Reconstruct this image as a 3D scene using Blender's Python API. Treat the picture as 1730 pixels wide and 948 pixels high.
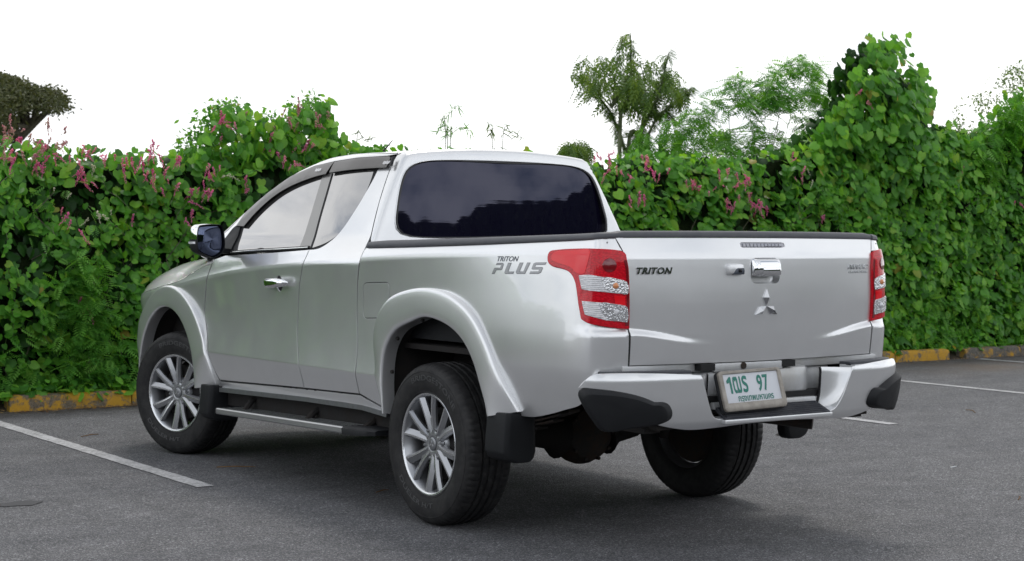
import bpy, bmesh, math, random
import numpy as np
from mathutils import Vector, Matrix
from mathutils.geometry import delaunay_2d_cdt
for o in list(bpy.data.objects): bpy.data.objects.remove(o)
SC = bpy.context.scene
COL = SC.collection
rnd = random.Random(7)
NR = np.random.RandomState(11)

# ------------------------------------------------------------ camera
cd = bpy.data.cameras.new("camera"); cam = bpy.data.objects.new("camera", cd); COL.objects.link(cam)
CAM = (-4.761, -6.3271, 1.3032); YAW = .60240; PIT = -.0245; ROL = .0045
fw = Vector((math.sin(YAW)*math.cos(PIT), math.cos(YAW)*math.cos(PIT), math.sin(PIT)))
r0 = Vector((math.cos(YAW), -math.sin(YAW), 0)); u0 = r0.cross(fw)
rr = r0*math.cos(ROL)+u0*math.sin(ROL); uu = -r0*math.sin(ROL)+u0*math.cos(ROL)
cam.matrix_world = Matrix(((rr.x, uu.x, -fw.x, CAM[0]), (rr.y, uu.y, -fw.y, CAM[1]), (rr.z, uu.z, -fw.z, CAM[2]), (0, 0, 0, 1)))
cd.sensor_width = 36; cd.lens = 2751.8/1730*36; cd.clip_start = .1; cd.clip_end = 3000
cd.dof.use_dof = True; cd.dof.focus_distance = 7.9; cd.dof.aperture_fstop = 7.0
SC.camera = cam
SC.view_settings.view_transform = 'Standard'; SC.view_settings.look = 'None'
SC.view_settings.exposure = 0.0; SC.view_settings.gamma = 1.0
SC.render.resolution_x = 1024; SC.render.resolution_y = 561

# ------------------------------------------------------------ world: thin bright overcast
SUN_EL = math.radians(60); SUN_AZ = math.radians(40)     # azimuth from +Y towards +X
w = bpy.data.worlds.new("World"); SC.world = w; w.use_nodes = True
nt = w.node_tree; nt.nodes.clear()
def N(t, **k):
    n = nt.nodes.new(t)
    for a, b in k.items(): setattr(n, a, b)
    return n
out = N('ShaderNodeOutputWorld'); mixs = N('ShaderNodeMixShader')
bg1 = N('ShaderNodeBackground'); bg2 = N('ShaderNodeBackground')
sky = N('ShaderNodeTexSky', sky_type='NISHITA', sun_disc=False, sun_elevation=SUN_EL, sun_rotation=SUN_AZ)
bg1.inputs[1].default_value = .12
nt.links.new(sky.outputs[0], bg1.inputs[0])
geo = N('ShaderNodeTexCoord'); sep = N('ShaderNodeSeparateXYZ'); nt.links.new(geo.outputs['Generated'], sep.inputs[0])
zc = N('ShaderNodeMath', operation='MAXIMUM'); nt.links.new(sep.outputs[2], zc.inputs[0]); zc.inputs[1].default_value = 0.0
za = N('ShaderNodeMath', operation='ADD'); nt.links.new(zc.outputs[0], za.inputs[0]); za.inputs[1].default_value = .16
dx = N('ShaderNodeMath', operation='DIVIDE'); dy = N('ShaderNodeMath', operation='DIVIDE')
nt.links.new(sep.outputs[0], dx.inputs[0]); nt.links.new(za.outputs[0], dx.inputs[1])
nt.links.new(sep.outputs[1], dy.inputs[0]); nt.links.new(za.outputs[0], dy.inputs[1])
cmb = N('ShaderNodeCombineXYZ'); nt.links.new(dx.outputs[0], cmb.inputs[0]); nt.links.new(dy.outputs[0], cmb.inputs[1])
cmb.inputs[2].default_value = 3.7
n1 = N('ShaderNodeTexNoise'); n1.inputs['Scale'].default_value = 2.3; n1.inputs['Detail'].default_value = 7; n1.inputs['Roughness'].default_value = .55; n1.inputs['Distortion'].default_value = .4
nt.links.new(cmb.outputs[0], n1.inputs['Vector'])
cr = N('ShaderNodeValToRGB'); nt.links.new(n1.outputs[0], cr.inputs[0])
e = cr.color_ramp.elements
e[0].position = .36; e[0].color = (.36, .42, .52, 1)
e[1].position = .58; e[1].color = (.97, .985, 1.0, 1)
m_ = cr.color_ramp.elements.new(.47); m_.color = (.76, .79, .84, 1)
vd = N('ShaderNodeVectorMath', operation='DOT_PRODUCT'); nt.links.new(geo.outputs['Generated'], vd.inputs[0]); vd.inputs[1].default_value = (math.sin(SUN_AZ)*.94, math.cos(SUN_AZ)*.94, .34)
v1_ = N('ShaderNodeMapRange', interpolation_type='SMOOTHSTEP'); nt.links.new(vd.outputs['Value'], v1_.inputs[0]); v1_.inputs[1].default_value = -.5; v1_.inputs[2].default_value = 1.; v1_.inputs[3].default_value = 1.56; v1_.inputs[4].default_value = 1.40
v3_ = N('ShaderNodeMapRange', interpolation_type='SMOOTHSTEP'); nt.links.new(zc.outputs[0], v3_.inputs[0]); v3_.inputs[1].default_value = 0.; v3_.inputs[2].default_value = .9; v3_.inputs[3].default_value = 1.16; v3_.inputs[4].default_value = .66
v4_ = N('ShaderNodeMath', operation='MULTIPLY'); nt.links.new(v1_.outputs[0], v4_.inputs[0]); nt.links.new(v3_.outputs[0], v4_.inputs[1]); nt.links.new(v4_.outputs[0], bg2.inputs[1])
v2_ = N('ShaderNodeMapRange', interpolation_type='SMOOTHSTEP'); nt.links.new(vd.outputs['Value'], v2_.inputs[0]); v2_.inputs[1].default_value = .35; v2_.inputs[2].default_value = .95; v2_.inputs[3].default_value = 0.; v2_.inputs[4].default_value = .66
mc_ = N('ShaderNodeMix', data_type='RGBA'); nt.links.new(v2_.outputs[0], mc_.inputs[0]); nt.links.new(cr.outputs[0], mc_.inputs[6]); mc_.inputs[7].default_value = (1, .99, .975, 1); nt.links.new(mc_.outputs[2], bg2.inputs[0])
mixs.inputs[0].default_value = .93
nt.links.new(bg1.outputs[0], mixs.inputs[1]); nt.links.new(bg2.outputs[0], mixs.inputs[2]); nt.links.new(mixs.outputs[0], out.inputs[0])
sd = bpy.data.lights.new("sun", 'SUN'); so = bpy.data.objects.new("sun", sd); COL.objects.link(so)
sd.energy = 1.1; sd.angle = math.radians(14); sd.color = (1, .95, .88)
sdir = Vector((math.sin(SUN_AZ)*math.cos(SUN_EL), math.cos(SUN_AZ)*math.cos(SUN_EL), math.sin(SUN_EL)))
so.rotation_euler = (-sdir).to_track_quat('-Z', 'Y').to_euler(); so.location = sdir*30

# ------------------------------------------------------------ materials
MATS = {}
class MB:
    """small node-material builder"""
    def __init__(s, name):
        s.m = bpy.data.materials.new(name); s.m.use_nodes = True; s.t = s.m.node_tree
        s.b = s.t.nodes['Principled BSDF']; s.o = s.t.nodes['Material Output']; MATS[name] = s.m; s._c = None
    def n(s, t, **k):
        x = s.t.nodes.new(t)
        for a, b in k.items(): setattr(x, a, b)
        return x
    def l(s, a, b): s.t.links.new(a, b)
    def set(s, **k):
        names = dict(col='Base Color', rough='Roughness', metal='Metallic', coat='Coat Weight', coatr='Coat Roughness', ior='IOR', spec='Specular IOR Level', trans='Transmission Weight', sub='Subsurface Weight', alpha='Alpha', sheen='Sheen Weight', cior='Coat IOR')
        for a, v in k.items():
            i = s.b.inputs[names[a]]
            i.default_value = (*v, 1) if isinstance(v, tuple) and len(v) == 3 else v
        return s
    def coord(s):
        if not s._c: s._c = s.n('ShaderNodeTexCoord').outputs['Object']
        return s._c
    def noise(s, scale, detail=4, rough=.55, vec=None, dist=0):
        x = s.n('ShaderNodeTexNoise'); x.inputs['Scale'].default_value = scale; x.inputs['Detail'].default_value = detail
        x.inputs['Roughness'].default_value = rough; x.inputs['Distortion'].default_value = dist
        s.l(vec or s.coord(), x.inputs['Vector']); return x.outputs[0]
    def ramp(s, f, stops):
        x = s.n('ShaderNodeValToRGB'); s.l(f, x.inputs[0]); e = x.color_ramp.elements
        while len(e) < len(stops): e.new(.5)
        for k, (p, c) in enumerate(stops):
            e[k].position = p; e[k].color = (*c, 1) if isinstance(c, tuple) else (c, c, c, 1)
        return x.outputs[0]
    def mix(s, f, a, b, mode='MIX'):
        x = s.n('ShaderNodeMix', data_type='RGBA', blend_type=mode)
        if isinstance(f, (int, float)): x.inputs[0].default_value = f
        else: s.l(f, x.inputs[0])
        for q, i in ((a, 6), (b, 7)):
            if isinstance(q, tuple): x.inputs[i].default_value = (*q, 1)
            else: s.l(q, x.inputs[i])
        return x.outputs[2]
    def math(s, op, a, b=0.):
        x = s.n('ShaderNodeMath', operation=op)
        for q, i in ((a, 0), (b, 1)):
            if isinstance(q, (int, float)): x.inputs[i].default_value = q
            else: s.l(q, x.inputs[i])
        return x.outputs[0]
    def bump(s, h, strength=.3, dist=.01, prev=None):
        x = s.n('ShaderNodeBump'); x.inputs['Strength'].default_value = strength; x.inputs['Distance'].default_value = dist
        s.l(h, x.inputs['Height'])
        if prev: s.l(prev, x.inputs['Normal'])
        s.l(x.outputs[0], s.b.inputs['Normal']); return x.outputs[0]

def simple(name, col, rough=.5, metal=0, **k):
    b = MB(name).set(col=col, rough=rough, metal=metal, **k); return b

def dusty(name, col, rough, dust=(.20, .19, .17), amt=.25, metal=0, scale=14, bump=.15, bs=220, **k):
    """base colour broken up by fine mottling and a little road dust"""
    b = MB(name).set(rough=rough, metal=metal, **k)
    n = b.noise(scale, 6, .65); f = b.ramp(n, [(.42, 0.), (.75, amt)])
    b.l(b.mix(f, col, dust), b.b.inputs['Base Color'])
    b.l(b.ramp(n, [(.35, rough*.95), (.7, min(1, rough*1.2))]), b.b.inputs['Roughness'])
    if bump: b.bump(b.noise(bs, 3), bump, .002)
    return b

b = MB('silver_paint').set(metal=.72, rough=.30, coat=1., coatr=.03, cior=1.65)
n = b.noise(2.1, 6, .65); n2 = b.noise(3.2, 5, .6)
b.l(b.mix(b.ramp(n, [(.35, 0.), (.65, 1.)]), (.78, .785, .79), (.83, .835, .84)), b.b.inputs['Base Color'])
b.l(b.ramp(n2, [(.3, .295), (.7, .335)]), b.b.inputs['Roughness'])
b = MB('silver_dusty').set(metal=.75, rough=.42, coat=.7, coatr=.12)
n = b.noise(7, 7, .7)
b.l(b.mix(b.ramp(n, [(.42, 0.), (.72, .5)]), (.53, .54, .56), (.36, .345, .32)), b.b.inputs['Base Color'])
b = MB('panel_white').set(metal=.35, rough=.42, coat=.4, coatr=.15)
n = b.noise(6, 7, .7)
b.l(b.mix(b.ramp(n, [(.40, 0.), (.70, .55)]), (.60, .61, .62), (.42, .39, .34)), b.b.inputs['Base Color'])
simple('chrome', (.86, .87, .88), .05, 1.)
simple('satin_chrome', (.70, .71, .73), .24, 1.)
simple('emblem_chrome', (.60, .61, .63), .08, 1.)
dusty('alloy', (.42, .43, .45), .34, (.34, .32, .30), .3, metal=.9, scale=6, bump=0, coat=.6, coatr=.1)
dusty('alloy_machined', (.74, .75, .77), .21, (.5, .48, .45), .2, metal=.95, scale=8, bump=0, coat=.5, coatr=.08)
dusty('alloy_dark', (.30, .31, .33), .35, (.18, .17, .15), .5, metal=.8, scale=25, bump=0)
dusty('black_plastic', (.010, .011, .013), .55, (.03, .03, .032), .2, scale=9, bump=.25, bs=500, spec=.3)
dusty('step_pad', (.028, .03, .04), .5, (.12, .12, .12), .45, scale=18, bump=.4, bs=300)
dusty('rail_cap', (.085, .088, .10), .5, (.2, .2, .2), .3, scale=20, bump=.3, bs=400)
dusty('black_gloss', (.010, .010, .012), .12, (.05, .05, .05), .15, scale=7, bump=0)
dusty('underbody', (.012, .011, .011), .8, (.04, .03, .024), .5, scale=9, bump=.5, bs=40)
dusty('rusty_iron', (.02, .017, .015), .75, (.085, .042, .02), .6, scale=14, bump=.5, bs=60)
dusty('tar', (.060, .060, .064), .85, (.10, .10, .105), .8, scale=60)
dusty('gap_shade', (.012, .012, .013), .8, amt=.1)  # near-black, stands in for the shade in gaps and openings
b = MB('rubber').set(rough=.62, spec=.35)
n = b.noise(22, 6, .7); n2 = b.noise(5, 3)
c = b.mix(b.ramp(n, [(.40, 0.), (.75, .55)]), (.013, .013, .014), (.055, .052, .05))
b.l(c, b.b.inputs['Base Color']); b.l(b.ramp(n2, [(.3, .5), (.7, .75)]), b.b.inputs['Roughness']); b.bump(b.noise(260, 3), .2, .001)
simple('rubber_letter', (.06, .06, .062), .45)
b = MB('tinted_mirror_glass').set(metal=.86, rough=.015, coat=1., coatr=.0)
b.l(b.ramp(b.noise(2.5, 3), [(.3, (.34, .335, .33)), (.7, (.38, .375, .37))]), b.b.inputs['Base Color'])
simple('dark_glass', (.006, .005, .014), .02, 0, ior=1.62, coat=.4, coatr=.0)
b = MB('rear_glass').set(col=(.006, .005, .016), rough=.015, ior=1.62); b.b.inputs['Specular Tint'].default_value = (.74, .76, 1., 1)
mp = b.n('ShaderNodeMapping'); b.l(b.coord(), mp.inputs[0]); mp.inputs['Scale'].default_value = (1.2, 1, 34)
b.bump(b.noise(2.0, 3, .5, mp.outputs[0]), .002, .01)
simple('mirror_glass', (.11, .13, .20), .03, 1.)
b = MB('visor_smoke').set(rough=.32, spec=.35, coat=.12, coatr=.1)
b.l(b.ramp(b.noise(5, 3), [(.3, (.085, .08, .075)), (.7, (.11, .105, .10))]), b.b.inputs['Base Color'])
simple('pillar_trim', (.22, .215, .205), .30, .5, coat=.5)
b = MB('lamp_red').set(rough=.15, coat=.45, coatr=.02, spec=.2)
mp = b.n('ShaderNodeMapping'); b.l(b.coord(), mp.inputs[0]); mp.inputs['Scale'].default_value = (60, 60, 160)
vo = b.n('ShaderNodeTexVoronoi'); vo.inputs['Scale'].default_value = 1.4; b.l(mp.outputs[0], vo.inputs['Vector'])
b.l(b.mix(b.ramp(vo.outputs[0], [(.1, 1.), (.7, 0.)]), (.52, .004, .014), (.82, .010, .028)), b.b.inputs['Base Color'])
simple('lamp_red_dark', (.20, .004, .010), .12, 0, coat=1., coatr=.02)
simple('lamp_red_bright', (.90, .010, .020), .12, 0, coat=.5, coatr=.02, spec=.2)
b = MB('lamp_clear').set(metal=.1, rough=.2, coat=1., coatr=.01)
vo = b.n('ShaderNodeTexVoronoi'); vo.inputs['Scale'].default_value = 60; b.l(b.coord(), vo.inputs['Vector'])
b.l(b.ramp(vo.outputs[0], [(.0, (.92, .92, .93)), (.6, (.74, .74, .77))]), b.b.inputs['Base Color'])
b.bump(vo.outputs[0], .7, .01)
simple('lamp_rib', (.88, .87, .88), .2, .0, coat=1.)
simple('bulb_amber', (.75, .28, .10), .15, 0, coat=1.)
simple('lamp_smoke', (.34, .34, .37), .12, .5, coat=1.)
b = MB('lamp_bowl').set(metal=.75, rough=.12, coat=1., coatr=.01)
vo = b.n('ShaderNodeTexVoronoi'); vo.inputs['Scale'].default_value = 130; b.l(b.coord(), vo.inputs['Vector'])
b.l(b.ramp(vo.outputs[0], [(.0, (.95, .95, .95)), (.6, (.70, .70, .72))]), b.b.inputs['Base Color']); b.bump(vo.outputs[0], .3, .006)
simple('plate_white', (.66, .68, .72), .38)
simple('plate_green', (.02, .20, .15), .5)
dusty('plate_frame', (.36, .33, .29), .42, (.16, .14, .12), .7, metal=.25, scale=24, bump=.2, bs=120)
simple('decal_dark', (.07, .08, .10), .35, .3)
simple('decal_grey', (.33, .335, .345), .3, .6, coat=.6)
simple('decal_edge', (.19, .195, .205), .35, .4)

# asphalt
b = MB('asphalt').set(rough=.85, spec=.35)
vo = b.n('ShaderNodeTexVoronoi'); vo.inputs['Scale'].default_value = 190; b.l(b.coord(), vo.inputs['Vector'])
vs = b.n('ShaderNodeSeparateColor'); b.l(vo.outputs['Color'], vs.inputs[0])
vo2 = b.n('ShaderNodeTexVoronoi'); vo2.inputs['Scale'].default_value = 105; b.l(b.coord(), vo2.inputs['Vector'])
vs2 = b.n('ShaderNodeSeparateColor'); b.l(vo2.outputs['Color'], vs2.inputs[0])
big = b.noise(.55, 6, .6); mid = b.noise(4.5, 6, .65)
stones = b.ramp(vs.outputs[0], [(0., (.086, .087, .093)), (.5, (.140, .142, .151)), (.8, (.195, .197, .208)), (.97, (.35, .35, .36))])
st2 = b.ramp(vs2.outputs[0], [(0., .78), (.85, 1.10), (.97, 1.45)])
c = b.mix(1., stones, st2, 'MULTIPLY')
c = b.mix(1., c, b.ramp(big, [(.3, (.88, .88, .89)), (.7, (1.08, 1.07, 1.06))]), 'MULTIPLY')
c = b.mix(1., c, b.ramp(mid, [(.35, (.84, .84, .84)), (.7, (1.12, 1.12, 1.12))]), 'MULTIPLY')
sp = b.n('ShaderNodeSeparateXYZ'); b.l(b.coord(), sp.inputs[0])
# sandy wash in the far bays and damp leaf-stained strip along the kerb: real dirt
sd1 = b.math('MULTIPLY', b.ramp(b.math('DIVIDE', sp.outputs[0], 20.), [(.36, 0.), (.44, 1.)]), b.ramp(b.math('DIVIDE', sp.outputs[1], 10.), [(.38, 0.), (.46, 1.), (.54, 1.), (.57, 0.)]))
sd1 = b.math('MULTIPLY', sd1, b.ramp(b.noise(1.3, 5, .6), [(.35, .1), (.65, .75)]))
c = b.mix(sd1, c, (.16, .125, .10))
kd = b.math('MULTIPLY', b.ramp(b.math('DIVIDE', sp.outputs[1], 10.), [(.52, 0.), (.575, .85)]), b.ramp(b.noise(7, 6, .7), [(.35, .25), (.6, 1.)]))
c = b.mix(kd, c, (.055, .04, .032))
oil = b.ramp(b.noise(1.1, 4, .5), [(.62, 0.), (.74, .3)]); c = b.mix(oil, c, (.035, .035, .038))
mpa = b.n('ShaderNodeMapping'); b.l(b.coord(), mpa.inputs[0]); mpa.inputs['Scale'].default_value = (.22, 1.6, 1); mpa.inputs['Rotation'].default_value = (0, 0, .12)
c = b.mix(1., c, b.ramp(b.noise(1.6, 6, .65, mpa.outputs[0]), [(.34, (.88, .88, .89)), (.5, (.97, .97, .97)), (.70, (1.06, 1.05, 1.04))]), 'MULTIPLY')
b.l(c, b.b.inputs['Base Color'])
b.l(b.ramp(vs.outputs[1], [(0., .70), (1., .92)]), b.b.inputs['Roughness'])
nb = b.bump(vo.outputs[0], .9, .005); b.bump(b.noise(30, 6, .7), .35, .006, nb)

b = MB('road_paint').set(rough=.75)
n = b.noise(38, 7, .75); n2 = b.noise(6, 4)
f = b.ramp(b.math('ADD', b.math('MULTIPLY', n, .8), b.math('MULTIPLY', n2, .25)), [(.47, 0.), (.64, 1.)])
vo = b.n('ShaderNodeTexVoronoi'); vo.inputs['Scale'].default_value = 150; b.l(b.coord(), vo.inputs['Vector'])
b.l(b.mix(f, (.53, .53, .54), (.22, .22, .225)), b.b.inputs['Base Color']); b.bump(vo.outputs[0], .5, .003)

def kerbm(name, wear):
    b = MB(name).set(rough=.8)
    n = b.noise(9, 8, .72, dist=.3); n2 = b.noise(60, 5, .7)
    f = b.ramp(n, wear)
    y = b.mix(b.ramp(n2, [(.3, 0.), (.7, 1.)]), (.52, .29, .018), (.42, .23, .02))
    g = b.mix(b.ramp(n2, [(.35, 0.), (.65, 1.)]), (.05, .047, .042), (.17, .155, .13))
    b.l(b.mix(f, y, g), b.b.inputs['Base Color']); b.bump(n2, .5, .006)
kerbm('kerb_yellow', [(.475, 0.), (.56, .92)]); kerbm('kerb_worn', [(.38, 0.), (.50, 1.)])
b = MB('verge_soil').set(rough=.95)
n = b.noise(13, 8, .75); b.l(b.ramp(n, [(.3, (.018, .013, .009)), (.6, (.06, .042, .028)), (.75, (.10, .07, .045))]), b.b.inputs['Base Color']); b.bump(n, .8, .03)

def leafm(name, stops, rough=.42, trans=.45, spec=.35, veins=True):
    """leaf colour picked per leaf from a ramp (attribute 'tint' plus object random); thin translucent blade"""
    b = MB(name).set(rough=rough, spec=spec)
    at = b.n('ShaderNodeAttribute', attribute_name='tint'); oi = b.n('ShaderNodeObjectInfo')
    t = b.math('FRACT', b.math('ADD', at.outputs['Fac'], oi.outputs['Random']))
    c = b.ramp(t, stops)
    c = b.mix(1., c, b.ramp(b.noise(18, 4, .6), [(.3, (.80, .84, .8)), (.7, (1.15, 1.12, 1.1))]), 'MULTIPLY')
    b.l(c, b.b.inputs['Base Color'])
    tr = b.n('ShaderNodeBsdfTranslucent'); b.l(b.mix(1., c, (1.5, 1.4, .55), 'MULTIPLY'), tr.inputs[0])
    mx = b.n('ShaderNodeMixShader'); mx.inputs[0].default_value = trans
    b.l(b.b.outputs[0], mx.inputs[1]); b.l(tr.outputs[0], mx.inputs[2]); b.l(mx.outputs[0], b.o.inputs[0])
leafm('vine_leaf', [(0., (.055, .18, .032)), (.3, (.10, .31, .042)), (.65, (.165, .43, .055)), (.92, (.26, .54, .07)), (.985, (.28, .46, .06)), (1., (.40, .28, .07))])
leafm('vine_leaf_shaded', [(0., (.014, .05, .012)), (.5, (.028, .105, .018)), (1., (.055, .17, .03))])  # darker copy of the vine leaf: inner hedge shade put into colour
leafm('feather_leaf', [(0., (.08, .25, .05)), (.5, (.14, .37, .06)), (1., (.22, .47, .09))], .5, .45)
leafm('olive_leaf', [(0., (.06, .13, .03)), (.5, (.11, .20, .04)), (1., (.19, .29, .07))], .5, .4)
leafm('bright_leaf', [(0., (.06, .22, .02)), (.5, (.10, .32, .03)), (1., (.17, .42, .04))], .45, .4)
leafm('rain_leaf', [(0., (.045, .060, .020)), (.5, (.075, .090, .032)), (1., (.12, .13, .05))], .6, .2)
leafm('far_leaf', [(0., (.015, .03, .012)), (.5, (.03, .05, .02)), (1., (.05, .07, .03))], .7, .15)
leafm('pink_petal', [(0., (.66, .13, .46)), (.5, (.76, .26, .62)), (.85, (.80, .42, .70)), (1., (.78, .58, .70))], .5, .5)
leafm('faded_petal', [(0., (.60, .22, .30)), (.5, (.66, .36, .40)), (1., (.50, .38, .26))], .6, .3)
simple('step_alu', (.52, .525, .53), .38, .9)
leafm('white_petal', [(0., (.55, .55, .45)), (1., (.75, .76, .66))], .5, .3)
leafm('dry_leaf', [(0., (.16, .08, .035)), (.5, (.22, .13, .06)), (1., (.35, .25, .12))], .8, .15)
b = MB('stem_bark').set(rough=.9); b.l(b.ramp(b.noise(30, 5), [(.3, (.05, .045, .03)), (.7, (.13, .12, .08))]), b.b.inputs['Base Color'])
b = MB('green_twig').set(rough=.7); b.l(b.ramp(b.noise(10, 4), [(.3, (.09, .12, .05)), (.7, (.18, .20, .11))]), b.b.inputs['Base Color'])
b = MB('hedge_shade').set(rough=1., spec=.1)  # dark colour standing in for shade deep inside the hedge
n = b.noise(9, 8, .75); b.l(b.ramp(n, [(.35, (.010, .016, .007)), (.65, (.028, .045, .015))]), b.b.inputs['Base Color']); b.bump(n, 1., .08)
dusty('ground_soil', (.05, .06, .03), .95, (.10, .09, .05), .8, scale=.6, bump=.4, bs=3)

#<SURF>
def sst(x, a, b):
    t = np.clip((np.asarray(x, float)-a)/(b-a), 0, 1); return t*t*(3-2*t)
def herm(z, K):
    """K rows: z, value, slope below, slope above (z ascending); arrays broadcast"""
    z = np.asarray(z, float); r = np.zeros(np.broadcast(z, *[np.asarray(k[1]) for k in K], *[np.asarray(k[0]) for k in K]).shape); z = z+0*r
    K = [[np.asarray(q, float)+0*r for q in k] for k in K]
    r = K[0][1]+(z-K[0][0])*K[0][2]
    for a, b in zip(K[:-1], K[1:]):
        h = b[0]-a[0]; t = (z-a[0])/h; tt = np.clip(t, 0, 1)
        v = a[1]*(2*tt**3-3*tt**2+1)+h*a[3]*(tt**3-2*tt**2+tt)+b[1]*(-2*tt**3+3*tt**2)+h*b[2]*(tt**3-tt**2)
        r = np.where(t >= 0, v, r)
    return np.where(z > K[-1][0], K[-1][1]+(z-K[-1][0])*K[-1][3], r)
def yrear(x): return -1.288+.066*(np.abs(x)/.74)**2
_pl = [(0., 3.90), (.2, 3.895), (.42, 3.87), (.62, 3.80), (.775, 3.70), (.852, 3.52), (.879, 3.28), (.886, 2.95), (.889, 2.5), (.890, 2.), (.890, 1.3), (.889, .6), (.887, 0.), (.883, -.4), (.876, -.7), (.868, -.92), (.860, -1.05), (.851, -1.12), (.838, -1.166), (.815, -1.194), (.78, -1.211), (.74, -1.222)]
_pl += [(x, float(yrear(x))) for x in (.6, .45, .3, .15, 0.)]
def _catmull(P, n=24):
    P = np.array(P, float); P = np.vstack([2*P[0]-P[1], P, 2*P[-1]-P[-2]]); o = []
    for i in range(1, len(P)-2):
        t = np.linspace(0, 1, n, endpoint=False)[:, None]; a, b, c, d = P[i-1:i+3]
        o.append(.5*((2*b)+(-a+c)*t+(2*a-5*b+4*c-d)*t*t+(-a+3*b-3*c+d)*t**3))
    return np.vstack(o+[P[-2][None]])
_pc = _catmull(_pl)
def _gs(v, n=9):
    k = np.hanning(n+2)[1:-1]; k /= k.sum(); p = np.pad(v, ((n//2, n//2), (0, 0)), mode='edge')
    return np.stack([np.convolve(p[:, i], k, 'valid') for i in (0, 1)], 1)
_ps = _gs(_pc); _ps[0] = _pc[0]; _ps[-1] = _pc[-1]
_d = np.linalg.norm(np.diff(_ps, axis=0), axis=1); _s = np.concatenate([[0], np.cumsum(_d)])
_i0 = np.where((_ps[:-1, 1] > 0) & (_ps[1:, 1] <= 0))[0][0]
_s = _s[_i0]+(_ps[_i0, 1])/1.0-_s         # s ~ y along the flank, s=0 at y=0
_tg = np.gradient(_ps, axis=0); _tg /= np.linalg.norm(_tg, axis=1)[:, None]
_nm = np.stack([-_tg[:, 1], _tg[:, 0]], 1)   # travelling rearwards on +x side: outward
if _nm[_i0, 0] < 0: _nm = -_nm
_so = _s[::-1]
def plan(s):
    f = lambda v: np.interp(s, _so, v[::-1])
    nx, ny = f(_nm[:, 0]), f(_nm[:, 1]); L = np.hypot(nx, ny)
    return f(_ps[:, 0]), f(_ps[:, 1]), nx/L, ny/L
S_CORNER = float(np.interp(.815, _ps[-200:, 0][::-1], _s[-200:][::-1])) if False else None
def zsh(s):
    return np.interp(s, [-1.2, -.42, .3, .67, 1.3, 1.87, 2.42, 2.95, 3.4, 3.8], [1.252, 1.245, 1.222, 1.205, 1.175, 1.140, 1.085, 1.010, .945, .90])
def zshs(s): return sum(zsh(s+d) for d in (-.24, -.12, 0, .12, .24))/5
def side_off(s, z):
    zs = zshs(s); z3 = np.maximum(zs-.24, .80)
    A = herm(z, [(.46, -.055, .5, .42), (.565, -.022, .26, .26), (.655, .0, .20, -.17), (z3, -.024, -.01, -.01), (zs-.012, -.010, .10, .02), (zs+.012, -.012, -.12, -.30), (1.31+0*zs, -.045-0*zs, -.36, -.36)])
    B = herm(z, [(.50, -.090, .48, .44), (.62, -.047, .31, .29), (.79, -.004, .10, .05), (.93, -.005, -.08, -.09), (1.06, -.019, -.125, -.13), (1.20, -.036, -.13, -.13), (1.245, -.042, -.13, -.26), (1.33, -.066, -.34, -.34)])
    w = sst(s, .45, -.85)
    return A*(1-w)+B*w
def rear_off(x, z):
    x = np.abs(x)
    base = herm(z, [(.60, -.05, .2, .2), (.80, -.016, .10, .10), (.93, -.004, .06, .04), (1.06, .002, .02, -.0), (1.20, -.003, -.05, -.05), (1.232, -.005, -.05, -.16), (1.258, -.011, -.26, -.28), (1.335, -.036, -.34, -.34)])
    zc = .888+.052*sst(x, .28, .72)
    wg = sst(x, .22, .70)*.017*sst(z, zc+.016, zc-.014)
    return base+wg
def body(s, z):
    s = np.asarray(s, float); z = np.asarray(z, float)
    px, py, nx, ny = plan(s)
    w = sst(s, -1.06, -1.28)
    o = side_off(s, z)*(1-w)+rear_off(px, z)*w
    return np.stack([-(px+nx*o), py+ny*o, z+0*px], -1)
def rear(x, z):
    x = np.asarray(x, float); z = np.asarray(z, float)
    return np.stack([x, yrear(x)-rear_off(x, z), z+0*x], -1)
# greenhouse as a smooth union of half spaces
_Ty = [-2, .7, 1.0, 1.3, 1.6, 1.8, 2.0, 2.13, 2.38, 2.6, 2.9, 3.2, 3.6]
_Tz = [1.70, 1.778, 1.786, 1.787, 1.778, 1.757, 1.720, 1.678, 1.582, 1.485, 1.345, 1.18, .93]
_tyf = np.linspace(-2, 3.6, 561); _tzf = np.interp(_tyf, _Ty, _Tz); _tzf = np.convolve(np.pad(_tzf, 12, mode='edge'), np.hanning(27)[1:-1]/np.hanning(27).sum(), 'valid')
def Troof(y): return np.interp(y, _tyf, _tzf)
def gfun(x, y, z, back=True):
    ax = np.abs(x); k = .012; q = np.maximum(z-1.27, -.03)
    side = ax-(.838-.40*q-.18*q*q-.035*sst(y, 1.3, 2.8)-.036*sst(y, 1.2, .66))
    ye = y+.22*(ax/.65)**2*sst(y, .9, 1.8)
    roof = z-Troof(ye)+.032*(ax/.55)**2
    rr_ = (.672-.022*(1-np.minimum(ax/.7, 1)**2)+.16*(z-1.5))-y
    st = np.stack([side, roof, rr_ if back else rr_*0-9., .9-z], 0); m = st.max(0)
    return m+k*np.log(np.exp((st-m)/k).sum(0))
def gray(O, D, far=2.2, back=True):
    O = np.asarray(O, float); D = np.asarray(D, float); a = np.zeros(O.shape[:-1]); b = a+far
    for _ in range(30):
        m = (a+b)/2; P = O+D*m[..., None]; f = gfun(P[..., 0], P[..., 1], P[..., 2], back) < 0
        a = np.where(f, m, a); b = np.where(f, b, m)
    return O+D*((a+b)/2)[..., None]
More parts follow.
